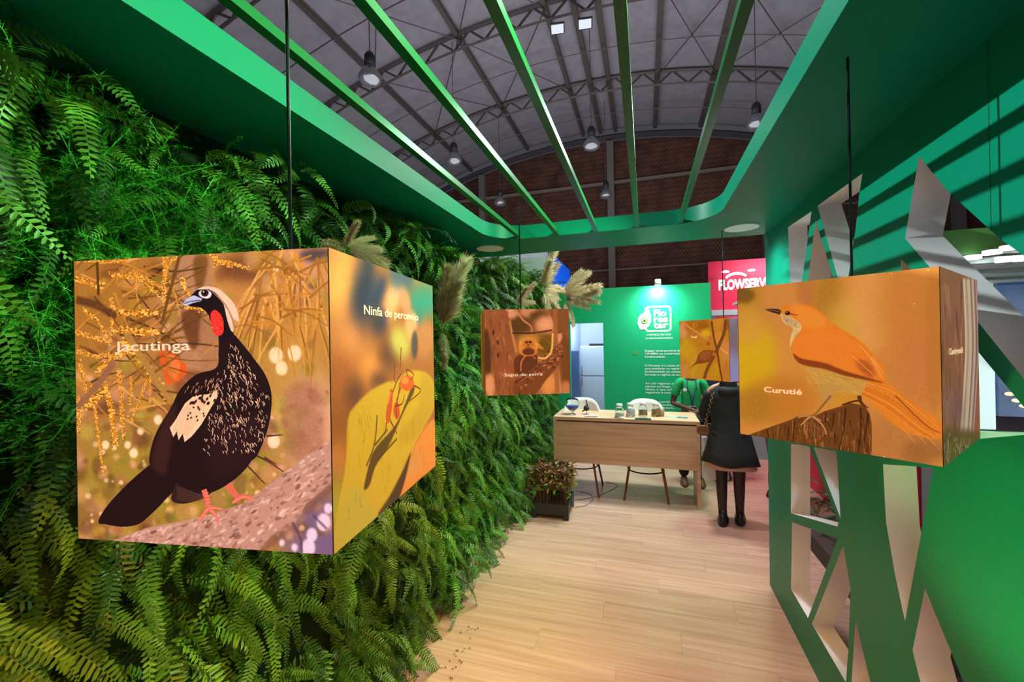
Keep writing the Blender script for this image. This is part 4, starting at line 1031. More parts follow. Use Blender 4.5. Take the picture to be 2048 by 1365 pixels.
st = stool(); st.location = (-.77, 5.15, 0); st['label'] = 'white shell bar stool tucked under the left end of the counter'; st['group'] = 'bar stools at the counter'
dup(st, (-.02, 5.15, 0), 'white shell bar stool tucked under the middle of the counter behind the jars')
# jars
def jar(prof_fill, m, label, x, y):
    t = thing('glass_jar', label, 'jar', (x, y, ZT), 0, 'glass jars on the counter')
    MB().lathe([(0,.002),(.042,.002),(.05,.012),(.052,.04),(.05,.085),(.04,.108),(.032,.114),(.030,.124),(.027,.124),(.029,.112),(.037,.104),(.046,.084),(.048,.04),(.045,.014),(0,.01)], n=24).build('jar_body', GLASS, t, True)
    MB().lathe([(0,.124),(.034,.124),(.036,.132),(.034,.152),(.026,.158),(0,.158)], n=20).build('lid', mat('lid_glass', (.72,.8,.8), .15, spec=.8), t, True)
    h = prof_fill; MB().lathe([(0,.011),(.043,.013),(.0465,.035),(.0465,h),(.02,h+.004),(0,h+.002)], n=20).build('contents', m, t, True)
JX = [(1239,836),(1261,834),(1286,832),(1312,833)]
cont = [(.05, mat('white_powder', (.85,.85,.83), .9), 'glass jar half filled with white powder, leftmost of the jars'), (.085, mat('white_powder'), 'glass jar filled high with white powder, second jar from the left'),
        (.065, mat('beige_grain', s2l((190,168,140)), .9, noise=(90, s2l((140,110,80)), (1,1,1))), 'glass jar of beige grains standing on the glass plate'), (.075, mat('brown_seeds', s2l((150,96,60)), .8, noise=(120, s2l((210,170,130)), (1,1,1))), 'glass jar of brown seeds, rightmost of the jars')]
def onct(u, v): return at(u, v, 2, ZT)
for (u, v), (h, m, l) in zip(JX, cont):
    p = onct(u, v); jar(h, m, l, p[0], p[1])
p = onct(1312, 836); 
t = thing('seed_jar', 'low beige jar half hidden behind the brown seed jar', 'jar', (p[0]+.05, p[1]+.12, ZT))
MB().lathe([(0,0),(.04,0),(.045,.02),(.045,.07),(.035,.085),(0,.085)], n=20).build('jar_body', mat('beige_grain'), t, True)
p = onct(1286, 838); t = thing('glass_plate', 'square thick glass plate under the jar of beige grains', 'plate', (p[0], p[1]-.01, ZT))
MB().box(-.085,.085,-.05,.07,0,.004).build('plate_body', mat('green_glass', (.35,.6,.52), .05, trans=.6), t); MB().box(-.085,.085,-.052,-.046,.0,.014).build('plate_rim', mat('green_glass_edge', (.05,.22,.16), .1), t)
p = onct(1240, 842); t = thing('powder_dish', 'small white dish of powder in front of the leftmost jar', 'dish', (p[0], max(p[1], YC+.05), ZT))
MB().lathe([(0,.001),(.03,.001),(.042,.012),(.04,.016),(0,.022)], n=20).build('dish_body', mat('white_powder'), t, True)
# goblet of blue beads
p = onct(1145, 829); t = thing('glass_goblet', 'round stemmed glass bowl with blue beads at the left end of the counter', 'bowl', (p[0], p[1], ZT))
MB().lathe([(0,0),(.045,.002),(.012,.01),(.01,.03),(.03,.045),(.072,.075),(.086,.115),(.078,.16),(.062,.185),(.059,.185),(.074,.16),(.082,.115),(.068,.078),(.026,.049),(0,.045)], n=28).build('bowl_body', GLASS, t, True)
MB().lathe([(0,.05),(.03,.054),(.066,.08),(.077,.1),(.05,.103),(0,.098)], n=22).build('blue_beads', mat('blue_beads', (.01,.05,.5), .3, bump=.8, bscale=180), t, True)
# dark dried arrangement and card
p = onct(1173, 829); t = thing('twig_bird', 'small dark figure on a stand beside the goblet', 'ornament', (p[0], p[1], ZT))
MB().lathe([(0,0),(.03,.002),(.008,.008),(0,.01)], n=14).build('base', BLACKP, t, True)
MB().tube([(0,0,.005),(0,0,.05)], .003, 6).build('stem', BLACKP, t)
MB().tube([(-.05,0,.03),(-.02,0,.05),(.005,0,.075),(.012,0,.10)], .006, 8, r2=.012).tube([(.012,0,.095),(.008,0,.125),(.0,0,.16)], .009, 8, r2=.006).tube([(0,0,.155),(-.004,0,.172)], .009, 8, r2=.006).lathe([(0,.035),(.03,.05),(.036,.075),(.02,.10),(0,.11)], (0,0,0), 14).build('figure', mat('dark_feather', (.02,.022,.02), .7), t, True)
MB().lathe([(.0085,.12),(.0105,.125),(.0105,.135),(.008,.14)], (.004,0,0), 10).build('red_throat', mat('red_print', (.5,.05,.03), .6), t, True)
p = onct(1180, 838); t = tag(MB().box(p[0]-.07, p[0]+.07, YC+.03, YC+.08, ZT, ZT+.02).build('name_card', mat('paper_white', (.85,.86,.9), .6)), 'low white card holder near the front edge of the counter', 'card')
for i, (u, v, m_, l, a) in enumerate(((1350,834,(.45,.75,.4),'light green leaflet on the right of the counter top',.3), (1365,836,(.05,.2,.3),'dark blue leaflet overlapping the light green leaflet',-.2), (1338,832,(.75,.78,.7),'pale leaflet lying left of the light green one',.1))):
    p = onct(u, v); o = MB().box(-.055,.055,-.04,.04,0,.0012).build('leaflet', mat('leaflet_%d' % i, m_, .5)); o.location = (p[0], p[1], ZT+.0005+.0014*i); o.rotation_euler = (0,0,a); tag(o, l, 'leaflet', 'leaflets on the counter')

# spot lamp over the logo
p = at(1315, 568, 1, YB-.05); t = thing('wall_spot', 'small spot lamp on top of the green wall above the round logo', 'lamp', (p[0], YB-.05, 2.6))
MB().bar((0,.02,0),(0,-.16,.03),.02).build('arm', BLACKP, t); MB().lathe([(0,.05),(.04,.05),(.045,0),(.045,-.03),(.038,-.03),(.038,-.01),(0,-.01)], (0,-.17,0), 18).build('lamp_head', mat('white_enamel', (.8,.82,.84), .4), t, True)
MB().lathe([(0,-.028),(.036,-.028),(.036,-.02),(0,-.02)], (0,-.17,0), 18).build('bulb', mat('bulb_glow', (1,1,1), .4, emit=(.9,1,1), es=30), t, True)
l = lamp('spot_over_logo', 'SPOT', (p[0], YB-.22, 2.55), (p[0], YB+.06, 2.2), 62, (.92,1,1), angle=150, blend=1, radius=.03)
# store room behind the doorway with fridge
W1 = mat('store_white', (.62,.68,.82), .6)
sr = MB().box(-1.24, -.3, 8.6, 8.66, 0, 2.6).build('wall_store', W1, None, kind='structure')
MB().box(-1.30, -1.24, 6.7, 8.66, 0, 2.6).build('wall_store_left', W1, None, kind='structure'); MB().box(-.36, -.3, 6.7, 8.6, 0, 2.6).build('wall_store_right', W1, None, kind='structure')
lamp('store_light', 'AREA', (-1.1, 7.3, 2.55), (-1, 7.6, 0), 38, (.72,.82,1), size=.6)
t = thing('fridge', 'white two-door fridge standing in the room behind the doorway', 'fridge', (-.78, 7.5, 0))
FRM = mat('fridge_white', (.72,.76,.84), .35)
MB().box(-.32,.32,.03,.6,.02,1.70).build('body', FRM, t, bevel=.01); dr1 = MB().box(-.318,.318,0,.028,.04,1.17).build('door', FRM, t, bevel=.006); dr2 = MB().box(-.318,.318,0,.028,1.185,1.69).build('door', FRM, t, bevel=.006)
MB().box(-.30,-.28,-.03,-.005,1.0,1.15).build('handle', mat('grey_handle', (.4,.42,.46), .4), dr1); MB().box(-.30,-.28,-.03,-.005,1.2,1.35).build('handle', mat('grey_handle'), dr2)
tag(MB().box(-.95,-.55,7.6,7.85,1.70,1.74).build('tray', BLACKP), 'dark flat tray lying on top of the fridge', 'tray')
t = thing('door_post', 'blue grey upright panel left of the fridge in the doorway', 'panel', (-1.17, 7.35, 0)); MB().box(-.07,.07,0,.05,0,1.62).build('panel', mat('blue_grey', (.10,.16,.32), .5), t)

# planter crate with seedlings
cr = thing('seedling_crate', 'black plastic crate of reddish green seedlings at the foot of the fern wall', 'planter', (-.95, 4.20, 0), .03)
w, d, h = .19, .42, .155
MB().box(-w,w,0,.012,.045,h).box(-w,w,d-.012,d,.045,h).box(-w,-w+.012,.012,d-.012,.045,h).build('crate_wall', BLACKP, cr)
b_ = MB()
b_.box(w-.012,w,.012,.15,.045,h).box(w-.012,w,.27,d-.012,.045,h).box(w-.012,w,.15,.27,.045,.075).box(w-.012,w,.15,.27,.125,h); b_.build('crate_end', BLACKP, cr)
for sx in (-1,1):
    for yy in (0, d-.05): MB().box(sx*w-(.05 if sx > 0 else 0), sx*w+(0 if sx > 0 else .05), yy, yy+.05, 0, .05).build('foot', BLACKP, cr)
MB().box(-w+.012,w-.012,.012,d-.012,.05,.13).build('soil', mat('soil', (.03,.02,.012), 1.), cr)
lv = []
def leafpatch(name, n, col1, col2, z0, z1, spread, size, seed, cond=None):
    r = random.Random(seed); V = []; F = []; tv = []
    for i in range(n):
        x, y, z = r.uniform(-w*spread,w*spread), r.uniform(.0, d), r.uniform(z0, z1)
        a, b2 = r.uniform(0, 6.3), r.uniform(-.7,.7); L = size*r.uniform(.6,1.3); c = len(V)
        R = rot(a, b2, r.uniform(-.6,.6))
        for q in ((0,0,0),(L*.4,L*.28,.004),(L,0,-L*.25),(L*.4,-L*.28,.004)): V.append(tuple(R@np.array(q)+(x,y,z)))
        F += [(c,c+1,c+2),(c,c+2,c+3)]
    o = mesh(name, V, F, leafmat(name+'_tone', col1, col2), cr); o['kind'] = 'stuff'; tinted(o.data, np.repeat(np.array([r.random() for _ in range(n)], np.float32), 4)); return o
leafpatch('bronze_leaves', 620, s2l((70,44,26)), s2l((150,104,60)), .30, .50, 1.15, .06, 1)
leafpatch('olive_leaves', 160, s2l((90,84,30)), s2l((150,140,60)), .26, .48, 1.15, .055, 9)
leafpatch('green_leaves', 90, s2l((60,140,40)), s2l((130,200,60)), .24, .38, 1.2, .06, 2)
sb = MB(); r = random.Random(4)
for i in range(110):
    x, y = r.uniform(-w*.9,w*.9), r.uniform(.02,d-.02); sb.bar((x,y,.12),(x*1.1+r.uniform(-.02,.02),y+r.uniform(-.02,.02),r.uniform(.28,.44)), .004, n=3)
sb.build('stems', mat('stem_brown', s2l((110,84,56)), .8), cr, kind='stuff')
# cables on the floor under the counter
for P, l in (([(1150,1002),(1190,995),(1215,985),(1235,972),(1212,965)], 'thin grey cable curling on the floor beside the crate'), ([(1160,985),(1180,990),(1186,1000),(1172,1012),(1150,1016)], 'thin grey cable looping nearest the seedling crate')):
    q = smooth([at(u, v, 2, .0) [:2] for u, v in P], False, 6)
    tag(MB().tube([(a[0], a[1], .005) for a in q], .004, 6).build('floor_cable', mat('grey_cable', (.22,.2,.2), .6), None, True), l, 'cable', 'cables on the floor')

# ================================================================== NEIGHBOUR STANDS
RED = mat('red_vinyl', (.72,.012,.07), .5)
# red stand behind: fascia with lettering
p0 = at(1416, 540, 1, 9.0); p1 = at(1560, 528, 1, 9.0)
t = thing('red_stand', 'crimson exhibition stand with white lettering behind the green wall', 'stand', (p0[0], 9.0, 0))
MB().box(0, 3.2, 0, .2, 2.32, 3.28).build('fascia', RED, t); MB().box(0, 3.2, -.35, .2, 2.22, 2.32).build('fascia_shelf', WHITE, t)
MB().box(.0, .12, 0, .12, 0, 2.3).build('post', WHITE, t); MB().box(.1, 3.2, 1.4, 1.5, 0, 2.3).build('back_panel', RED, t)
pa = at(1437, 577, 1, 9.0); text('lettering', 'FLOWSERVE', mat('lit_white_letters', (.85,.85,.9), .5, emit=(.9,.9,1), es=.5), t, frame((pa[0]-p0[0], -.01, pa[2]-.03), (1,0,0), (0,0,1)), .18, .88, .05)
arc = [(x, z) for x, z in [(.62+.20*cos(a), .02+.125*sin(a)) for a in [radians(25+140*i/12) for i in range(13)]]]+[(x, z) for x, z in [(.62+.17*cos(a), .0+.095*sin(a)) for a in [radians(165-140*i/12) for i in range(13)]]]
o = plate('letter_arc', [arc], .01, mat('lit_white_letters'), t); o.matrix_local = frame((pa[0]-p0[0]-.31, -.01, pa[2]+.145), (1,0,0), (0,0,1))
for u, v in ((1451,545),(1503,542),(1436,625),(1474,625)):
    q = at(u, v, 1, 8.75); z = q[2]
    MB().lathe([(0,0),(.06,0),(.065,.015),(.03,.03),(0,.03)], (q[0]-p0[0], -.25, z), 16).build('stand_spot', mat('spot_glow', (1,1,1), .4, emit=(1,.93,.96), es=6), t, True)
lamp('red_stand_light', 'AREA', (p0[0]+1.2, 8.4, 3.2), (p0[0]+1.0, 9, 2.4), 26, (1,.95,1), size=1.2, size_y=.2)
lamp('red_stand_light', 'AREA', (p0[0]+1.6, 9.6, 2.25), (p0[0]+1.6, 10.3, 1.2), 40, (1,.9,.95), size=1.5, size_y=.4)
# blue and white booths behind the fern wall
t = thing('blue_booth', 'bright blue booth wall rising behind the far end of the fern wall', 'booth', (-2.2, 6.75, 0))
q = at(1140, 541, 1, 8.2); bx_ = q[0]
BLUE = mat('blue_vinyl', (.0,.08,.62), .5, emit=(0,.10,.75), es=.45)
bx_ = min(bx_, -1.34)
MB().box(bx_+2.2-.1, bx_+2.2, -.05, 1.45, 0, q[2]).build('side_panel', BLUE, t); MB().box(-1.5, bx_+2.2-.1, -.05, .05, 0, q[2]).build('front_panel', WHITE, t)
t = thing('white_booth', 'white booth fascia seen above the soffit corner', 'booth', (-3.4, 9.5, 0)); q1 = at(960, 441, 1, 9.5); q2 = at(1089, 452, 1, 9.5)
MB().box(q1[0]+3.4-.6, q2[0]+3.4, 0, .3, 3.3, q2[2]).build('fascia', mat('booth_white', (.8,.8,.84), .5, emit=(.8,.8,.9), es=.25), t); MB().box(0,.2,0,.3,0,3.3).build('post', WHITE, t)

# stand seen through the openings on the right: lit ceiling with spots, white pillar, dark screen
sx = 3.4
t = thing('right_booth', 'brightly lit neighbouring booth seen through the openings of the right wall', 'booth', (sx, 1.2, 0))
LG = mat('light_green_fascia', (.14,.42,.10), .5)
def rel(p): return (p[0]-sx, p[1]-1.2, p[2])
a = at(1872, 470, 0, 4.2); 
YR = 2.9
def by(u, v): return at(u, v, 1, YR)
g0 = by(1880,470); g1 = by(1985,497)
MB().box(g0[0]-.45-sx, 6-sx, YR-1.2, YR-1.2+.1, g1[2]-.02, g0[2]+.02).build('fascia', LG, t)
MB().box(g0[0]-.45-sx, 6-sx, YR-1.1, YR+2.0, g1[2]-.03, g1[2]-.0).build('ceiling_panel', mat('booth_ceiling', (.5,.56,.56), .5), t)
for i in range(5): MB().box(g0[0]-.45-sx, 6-sx, YR-1.0+.5*i, YR-.95+.5*i, g1[2]-.05, g1[2]-.03).build('ceiling_rib', mat('rib_grey', (.22,.30,.28), .5), t)
for i, (u, v) in enumerate(((1945,519),(1984,509),(2020,500),(2008,524),(2044,522))):
    q = at(u, v, 2, g1[2]-.055); MB().lathe([(0,0),(.035,0),(.035,.02),(0,.02)], (q[0]-sx, q[1]-1.2, g1[2]-.055), 16).build('ceiling_spot', mat('spot_glow2', (1,1,1), .4, emit=(.95,.98,1), es=2), t)
YW = 4.6
def bw_(u0, v0, u1, v1, m_, name, yy=YW, th=.06):
    p = at(u0, v0, 1, yy); q = at(u1, v1, 1, yy)
    return MB().box(min(p[0],q[0])-sx, max(p[0],q[0])-sx, yy-1.2, yy-1.2+th, max(0.0, min(p[2],q[2])), max(p[2],q[2])).build(name, m_, t)
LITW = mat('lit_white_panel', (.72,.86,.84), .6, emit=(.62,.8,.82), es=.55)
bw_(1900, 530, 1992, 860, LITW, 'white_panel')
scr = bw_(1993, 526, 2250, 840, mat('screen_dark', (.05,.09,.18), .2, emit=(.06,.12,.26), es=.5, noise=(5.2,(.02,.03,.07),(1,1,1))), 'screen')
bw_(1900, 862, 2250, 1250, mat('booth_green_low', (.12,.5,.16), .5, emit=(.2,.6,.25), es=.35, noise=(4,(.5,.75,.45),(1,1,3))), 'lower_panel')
lamp('desk_fill', 'AREA', (2.1, 3.2, 2.3), (2.1, 4.2, .5), 16, (1,.95,.97), size=.6)  # added area fill to brighten the red desk
for u, v in ((2016,788),(2030,801),(2045,812)):
    q = at(u, v, 1, YW); MB().lathe([(0,0),(.03,0),(.03,.01),(0,.01)], (0,0,0), 14, sy=.5).build('warm_spot', mat('warm_spot', (1,.8,.5), .5, emit=(1,.6,.25), es=1.5), t).matrix_local = frame((q[0]-sx, YW-1.2-.01, q[2]), (1,0,0), (0,0,1))
lamp('right_booth_light', 'AREA', (4.4, 3.4, g1[2]-.9), (4.4, 4.6, 1.2), 26, (.9,1,1), size=2)

# red desk and dark planting seen through the lower openings
t = thing('red_desk', 'crimson desk with white top seen through the lower openings', 'desk', (1.85, 3.95, 0))
MB().box(0, .5, 0, 2.8, 0, .95).build('desk_body', RED, t); MB().box(-.04, .54, -.04, 2.84, .95, 1.0).build('desk_top', WHITE, t)
MB().box(.1,.4,-.012,-.003,.25,.85).build('poster', mat('poster_grey', (.45,.5,.55), .5), t)
t = thing('dark_shrubs', 'dark leafy plants on the floor behind the right wall', 'plants', (1.45, 3.6, 0)); 
it = [((rnd.uniform(-.1,.15), rnd.uniform(-1.1,.9), rnd.uniform(.12,.50)), rot(rnd.uniform(-3,3), rnd.uniform(-1.2,.2), rnd.uniform(-1,1)), rnd.uniform(.5,.9), rnd.randrange(8)) for i in range(170)]
joined('leaves', it, mat('dark_leaf', (.03,.05,.02), .5), proto, [rnd.random() for _ in it], t)
MB().box(-.15,.2,-1.15,1.0,0,.14).build('trough', mat('trough_brown', (.05,.035,.03), .7), t)

# ================================================================== PEOPLE
def skin(name, nodes, edges, material, parent, root=None, sub=2):
    names = list(nodes); idx = {k: i for i, k in enumerate(names)}
    me = bpy.data.meshes.new(name); me.from_pydata([nodes[k][0] for k in names], [(idx[a], idx[b]) for a, b in edges], []); me.update()
    o = bpy.data.objects.new(name, me); COL.objects.link(o)
    md = o.modifiers.new('skin', 'SKIN'); md.use_smooth_shade = True
    if not me.skin_vertices: 
        bm = bmesh.new(); bm.from_mesh(me); bm.verts.layers.skin.verify(); bm.to_mesh(me); bm.free()
    sv = me.skin_vertices[0].data
    for i, k in enumerate(names):
        r = nodes[k][1]; r = r if isinstance(r, tuple) else (r, r); sv[i].radius = r; sv[i].use_root = (k == root) or (root is None and i == 0)
    s = o.modifiers.new('sub', 'SUBSURF'); s.levels = sub; s.render_levels = sub
    dg = bpy.context.evaluated_depsgraph_get(); m2 = bpy.data.meshes.new_from_object(o.evaluated_get(dg)); bpy.data.objects.remove(o)
    m2.name = name; m2.materials.clear(); m2.materials.append(material); m2.polygons.foreach_set('use_smooth', [True]*len(m2.polygons))
    q = bpy.data.objects.new(name, m2); COL.objects.link(q); q.parent = parent; return q
def hand(nodes, edges, wrist, tag_, w, dirn, across, bend, side=1):
    d = Vector(dirn).normalized(); a = Vector(across).normalized()*side; b = Vector(bend).normalized(); w = Vector(w)
    palm = w+d*.05; nodes[tag_+'palm'] = (tuple(palm), (.026, .016)); edges.append((wrist, tag_+'palm'))
    for i, (off, L) in enumerate(((-.026,.066),(-.009,.075),(.009,.070),(.025,.056))):
        p0 = palm+a*off+d*.028; p1 = p0+d*L*.5+b*.006; p2 = p0+d*L*.85+b*.022
        for j, (p, r) in enumerate(((p0,.0095),(p1,.0085),(p2,.007))):
            nodes[f'{tag_}f{i}{j}'] = (tuple(p), r)
            edges.append((tag_+'palm' if j == 0 else f'{tag_}f{i}{j-1}', f'{tag_}f{i}{j}'))
    p0 = w+d*.03-a*.034; p1 = p0+d*.03-a*.018+b*.008; p2 = p1+d*.024+b*.008
    for j, (p, r) in enumerate(((p0,.012),(p1,.0095),(p2,.008))):
        nodes[f'{tag_}t{j}'] = (tuple(p), r); edges.append((tag_+'palm' if j == 0 else f'{tag_}t{j-1}', f'{tag_}t{j}'))
def person(label, loc, rz, sc, skin_m, hair_m, elbow_l, wrist_l, elbow_r, wrist_r, hair_long=False, legs=None, handdir=((0,-.3,-1),(0,-.3,-1))):
    t = thing('person', label, 'person', loc, rz); t.scale = (sc,)*3
    N = {'pelvis': ((0,.0,.93),(.125,.095)), 'waist': ((0,0,1.07),(.105,.085)), 'chest': ((0,0,1.24),(.13,.10)), 'neckb': ((0,.01,1.39),(.07,.06)), 'neck': ((0,0,1.455),.047),
         'jaw': ((0,-.015,1.515),(.058,.064)), 'head': ((0,-.005,1.585),(.074,.088)), 'crown': ((0,0,1.645),(.062,.075))}
    E = [('pelvis','waist'),('waist','chest'),('chest','neckb'),('neckb','neck'),('neck','jaw'),('jaw','head'),('head','crown')]
    lg = legs or {1: ((.10,-.01,.49),(.105,.02,.09)), -1: ((-.10,-.01,.49),(-.105,.02,.09))}
    for s, n in ((-1,'l'),(1,'r')):
        N['sh'+n] = ((s*.155,.01,1.345),.052); E.append(('neckb','sh'+n))
        el, wr_ = (elbow_l, wrist_l) if s == -1 else (elbow_r, wrist_r)
        N['el'+n] = (el,.038); N['wr'+n] = (wr_,.026); E += [('sh'+n,'el'+n),('el'+n,'wr'+n)]
        hd = handdir[0] if s == -1 else handdir[1]
        hand(N, E, 'wr'+n, n, wr_, hd, (1,0,0) if abs(hd[0]) < .7 else (0,1,0), (0,-.5,-1), s)
        k, a = lg[s]
        N['hip'+n] = ((s*.085,.005,.87),.088); N['knee'+n] = (k,.055); N['calf'+n] = (tuple((Vector(k)*.6+Vector(a)*.4)+Vector((0,.02,0))),.05); N['ank'+n] = (a,.034); N['toe'+n] = ((a[0]+s*.015,a[1]-.13,.035),(.036,.026))
        E += [('pelvis','hip'+n),('hip'+n,'knee'+n),('knee'+n,'calf'+n),('calf'+n,'ank'+n),('ank'+n,'toe'+n)]
    skin('body', N, E, skin_m, t, 'pelvis')
    # face
    fm = MB(); 
    for s in (-1, 1): fm.lathe([(0,-.009),(.009,-.003),(.009,.003),(0,.009)], (s*.03,-.083,1.587), 10)
    fm.build('eyes', mat('eye_dark', (.02,.015,.015), .2), t, True)
    skin('nose', {'a': ((0,-.082,1.59),.008), 'b': ((0,-.098,1.555),.012), 'c': ((0,-.088,1.548),.010)}, [('a','b'),('b','c')], skin_m, t, sub=1)
    MB().box(-.024,.024,-.083,-.076,1.522,1.532).build('mouth', mat('lip_tone', (.25,.06,.05), .5), t)
    hn = {'a': ((0,.01,1.655),(.082,.092)), 'b': ((0,.045,1.60),(.086,.062)), 'c': ((0,.055,1.52),(.075,.045))}; he = [('a','b'),('b','c')]
    if hair_long: hn['d'] = ((.0,.075,1.42),(.09,.035)); hn['e'] = ((.0,.085,1.30),(.075,.03)); he += [('c','d'),('d','e')]
    skin('hair', hn, he, hair_m, t)
    return t, N
def garment(t, N, name, m, keys, edges, grow, root):
    n = {}
    for k in keys:
        p, r = N[k]; g = grow.get(k, grow['*']); r = r if isinstance(r, tuple) else (r, r); n[k] = (p, (r[0]+g, r[1]+g))
    return skin(name, n, edges, m, t, root)
def shoe(t, N, n, m, h=.03, name='shoe'):
    a = Vector(N['ank'+n][0]); s = MB()
    c = (a.x, a.y-.05); V = []; q = 16
    rings = [(0, .052, .135), (h, .054, .138), (h+.02, .047, .13), (h+.05, .040, .10), (h+.075, .038, .06)]
    offs = [0, 0, 0, .02, .045]
    for (z, rx, ry), of in zip(rings, offs):
        for i in range(q):
            an = 2*pi*i/q; s.v.append((c[0]+rx*cos(an)*(1-.12*sin(an)*-1*(1 if sin(an) < 0 else 0)), c[1]+of+ry*sin(an), z))
    for j in range(len(rings)-1):
        for i in range(q): s.f.append((j*q+i, j*q+(i+1)%q, (j+1)*q+(i+1)%q, (j+1)*q+i))
    s.f.append(tuple(reversed(range(q)))); s.f.append(tuple(len(s.v)-q+i for i in range(q)))
    return s.build(name, m, t, True)
DSKIN = mat('deep_brown_skin', s2l((92,58,48)), .5); LSKIN = mat('tan_skin', s2l((196,140,112)), .5)
HAIRB = mat('black_hair', (.012,.010,.010), .5); POLO = mat('green_polo', s2l((30,168,100)), .8, bump=.3, bscale=40)
TROU = mat('black_trousers', (.012,.013,.016), .8)
# staff member behind the counter
pst = at(1383, 800, 1, 5.62)
t, N = person('person in green polo shirt with lanyard badge, hands on the counter, standing behind it', (pst[0], 5.66, 0), 0, .93, DSKIN, HAIRB,
    (-.235,.02,1.07), (-.04,-.22,1.035), (.215,.03,1.07), (.12,-.20,1.04), handdir=((.8,-.5,-.15),(-.6,-.7,-.15)))
for n in 'lr':
    a = Vector(N['sh'+n][0]); b = Vector(N['el'+n][0]); N['um'+n] = (tuple(a.lerp(b,.45)), .046); N['ue'+n] = (tuple(a.lerp(b,.66)), .044)
g = garment(t, N, 'polo_shirt', POLO, ['pelvis','waist','chest','neckb','shl','shr','uml','umr','uel','uer'], [('pelvis','waist'),('waist','chest'),('chest','neckb'),('neckb','shl'),('neckb','shr'),('shl','uml'),('shr','umr'),('uml','uel'),('umr','uer')], {'*':.018, 'neckb':.008}, 'pelvis')
garment(t, N, 'trousers', TROU, ['pelvis','hipl','hipr','kneel','kneer','calfl','calfr','ankl','ankr'], [('pelvis','hipl'),('pelvis','hipr'),('hipl','kneel'),('hipr','kneer'),('kneel','calfl'),('kneer','calfr'),('calfl','ankl'),('calfr','ankr')], {'*':.02,'ankl':.035,'ankr':.035}, 'pelvis')
for n in 'lr': shoe(t, N, n, mat('brown_loafer', s2l((110,74,52)), .5), .015)
MB().tube([(-.05,-.04,1.42),(-.055,-.125,1.30),(-.02,-.145,1.2),(0,-.135,1.06)], .008, 6).tube([(.05,-.04,1.42),(.055,-.125,1.30),(.02,-.145,1.2),(0,-.135,1.06)], .008, 6).build('lanyard', mat('navy_ribbon', (.02,.04,.12), .6), t)
MB().box(-.045,.045,-.15,-.145,.93,1.06).build('badge', mat('badge_white', (.75,.77,.86), .4), t); MB().box(-.044,.044,-.152,-.149,1.02,1.055).build('badge_header', mat('badge_black', (.02,.02,.05), .5), t)
MB().lathe([(0,0),(.02,0),(.024,.004),(0,.006)], (0,0,0), 12).build('chest_logo', TXTW, t).matrix_local = frame((-.085,-.128,1.27), (1,0,0), (0,0,1))
MB().tube([(.06*cos(a), .052*sin(a)-.0, 1.425+.012*sin(a)) for a in [2*pi*i/18 for i in range(18)]], .011, 6, True).build('collar', mat('collar_stripe', (.55,.62,.6), .7), t, True)

# woman seen from behind
wx, wy = .765, 4.57
COAT = mat('black_coat', (.016,.019,.024), .75, bump=.4, bscale=22); TIGHT = mat('dark_tights', s2l((52,30,38)), .5)
t, N = person('person in black flared coat and dark tights seen from behind, chain bag on the back', (wx, wy, 0), radians(168), .96, LSKIN, mat('dark_brown_hair', (.02,.014,.012), .5),
    (-.24,-.02,1.10), (-.16,-.20,1.16), (.25,-.04,1.09), (.17,-.17,.96), True, legs={1: ((.08,.0,.47),(.07,.07,.09)), -1: ((-.08,-.0,.47),(-.08,-.03,.09))})
def aline(t, name, rings, m, n=28, inner=.006, seed=1):
    r = random.Random(seed); v = []; f = []; ph = [r.uniform(0,6) for _ in range(4)]
    for z, rx, ry, wv in rings:
        for i in range(n):
            a = 2*pi*i/n; k = 1+wv*(sin(5*a+ph[0])*.6+sin(3*a+ph[1])*.4); v.append((rx*k*cos(a), ry*k*sin(a), z+wv*.15*sin(4*a+ph[2])))
    for j in range(len(rings)-1):
        for i in range(n): f.append((j*n+i, j*n+(i+1)%n, (j+1)*n+(i+1)%n, (j+1)*n+i))
    o = mesh(name, v, f, m, t, True); md = o.modifiers.new('s', 'SOLIDIFY'); md.thickness = inner; return o
aline(t, 'coat', [(1.42,.065,.06,0),(1.385,.13,.095,0),(1.34,.18,.125,0),(1.26,.178,.14,.01),(1.12,.158,.13,.02),(1.02,.158,.13,.02),(.88,.195,.165,.04),(.72,.235,.2,.06),(.62,.262,.222,.07)], COAT)
aline(t, 'dress_hem', [(.80,.19,.165,.02),(.62,.222,.19,.03),(.575,.23,.196,.04)], mat('pink_lining', s2l((196,156,150)), .7), seed=2)
for n, s in (('l',-1),('r',1)):
    skin('sleeve', {'a': (N['sh'+n][0], .066), 'b': (N['el'+n][0], .058), 'c': (tuple(Vector(N['el'+n][0]).lerp(Vector(N['wr'+n][0]), .9)), .045)}, [('a','b'),('b','c')], COAT, t)
garment(t, N, 'tights', TIGHT, ['pelvis','hipl','hipr','kneel','kneer','calfl','calfr','ankl','ankr'], [('pelvis','hipl'),('pelvis','hipr'),('hipl','kneel'),('hipr','kneer'),('kneel','calfl'),('kneer','calfr'),('calfl','ankl'),('calfr','ankr')], {'*':.004}, 'pelvis')
for n in 'lr':
    shoe(t, N, n, mat('black_leather', (.012,.012,.014), .35), .04)
    a = N['ank'+n][0]; MB().lathe([(.036,.05),(.039,.09),(.040,.15),(.037,.15)], (a[0], a[1], 0), 16).build('boot_shaft', mat('black_leather'), t, True)
skin('hood', {'a': ((-.1,.1,1.36),.05), 'b': ((0,.12,1.33),.06), 'c': ((.1,.1,1.36),.05)}, [('a','b'),('b','c')], COAT, t)
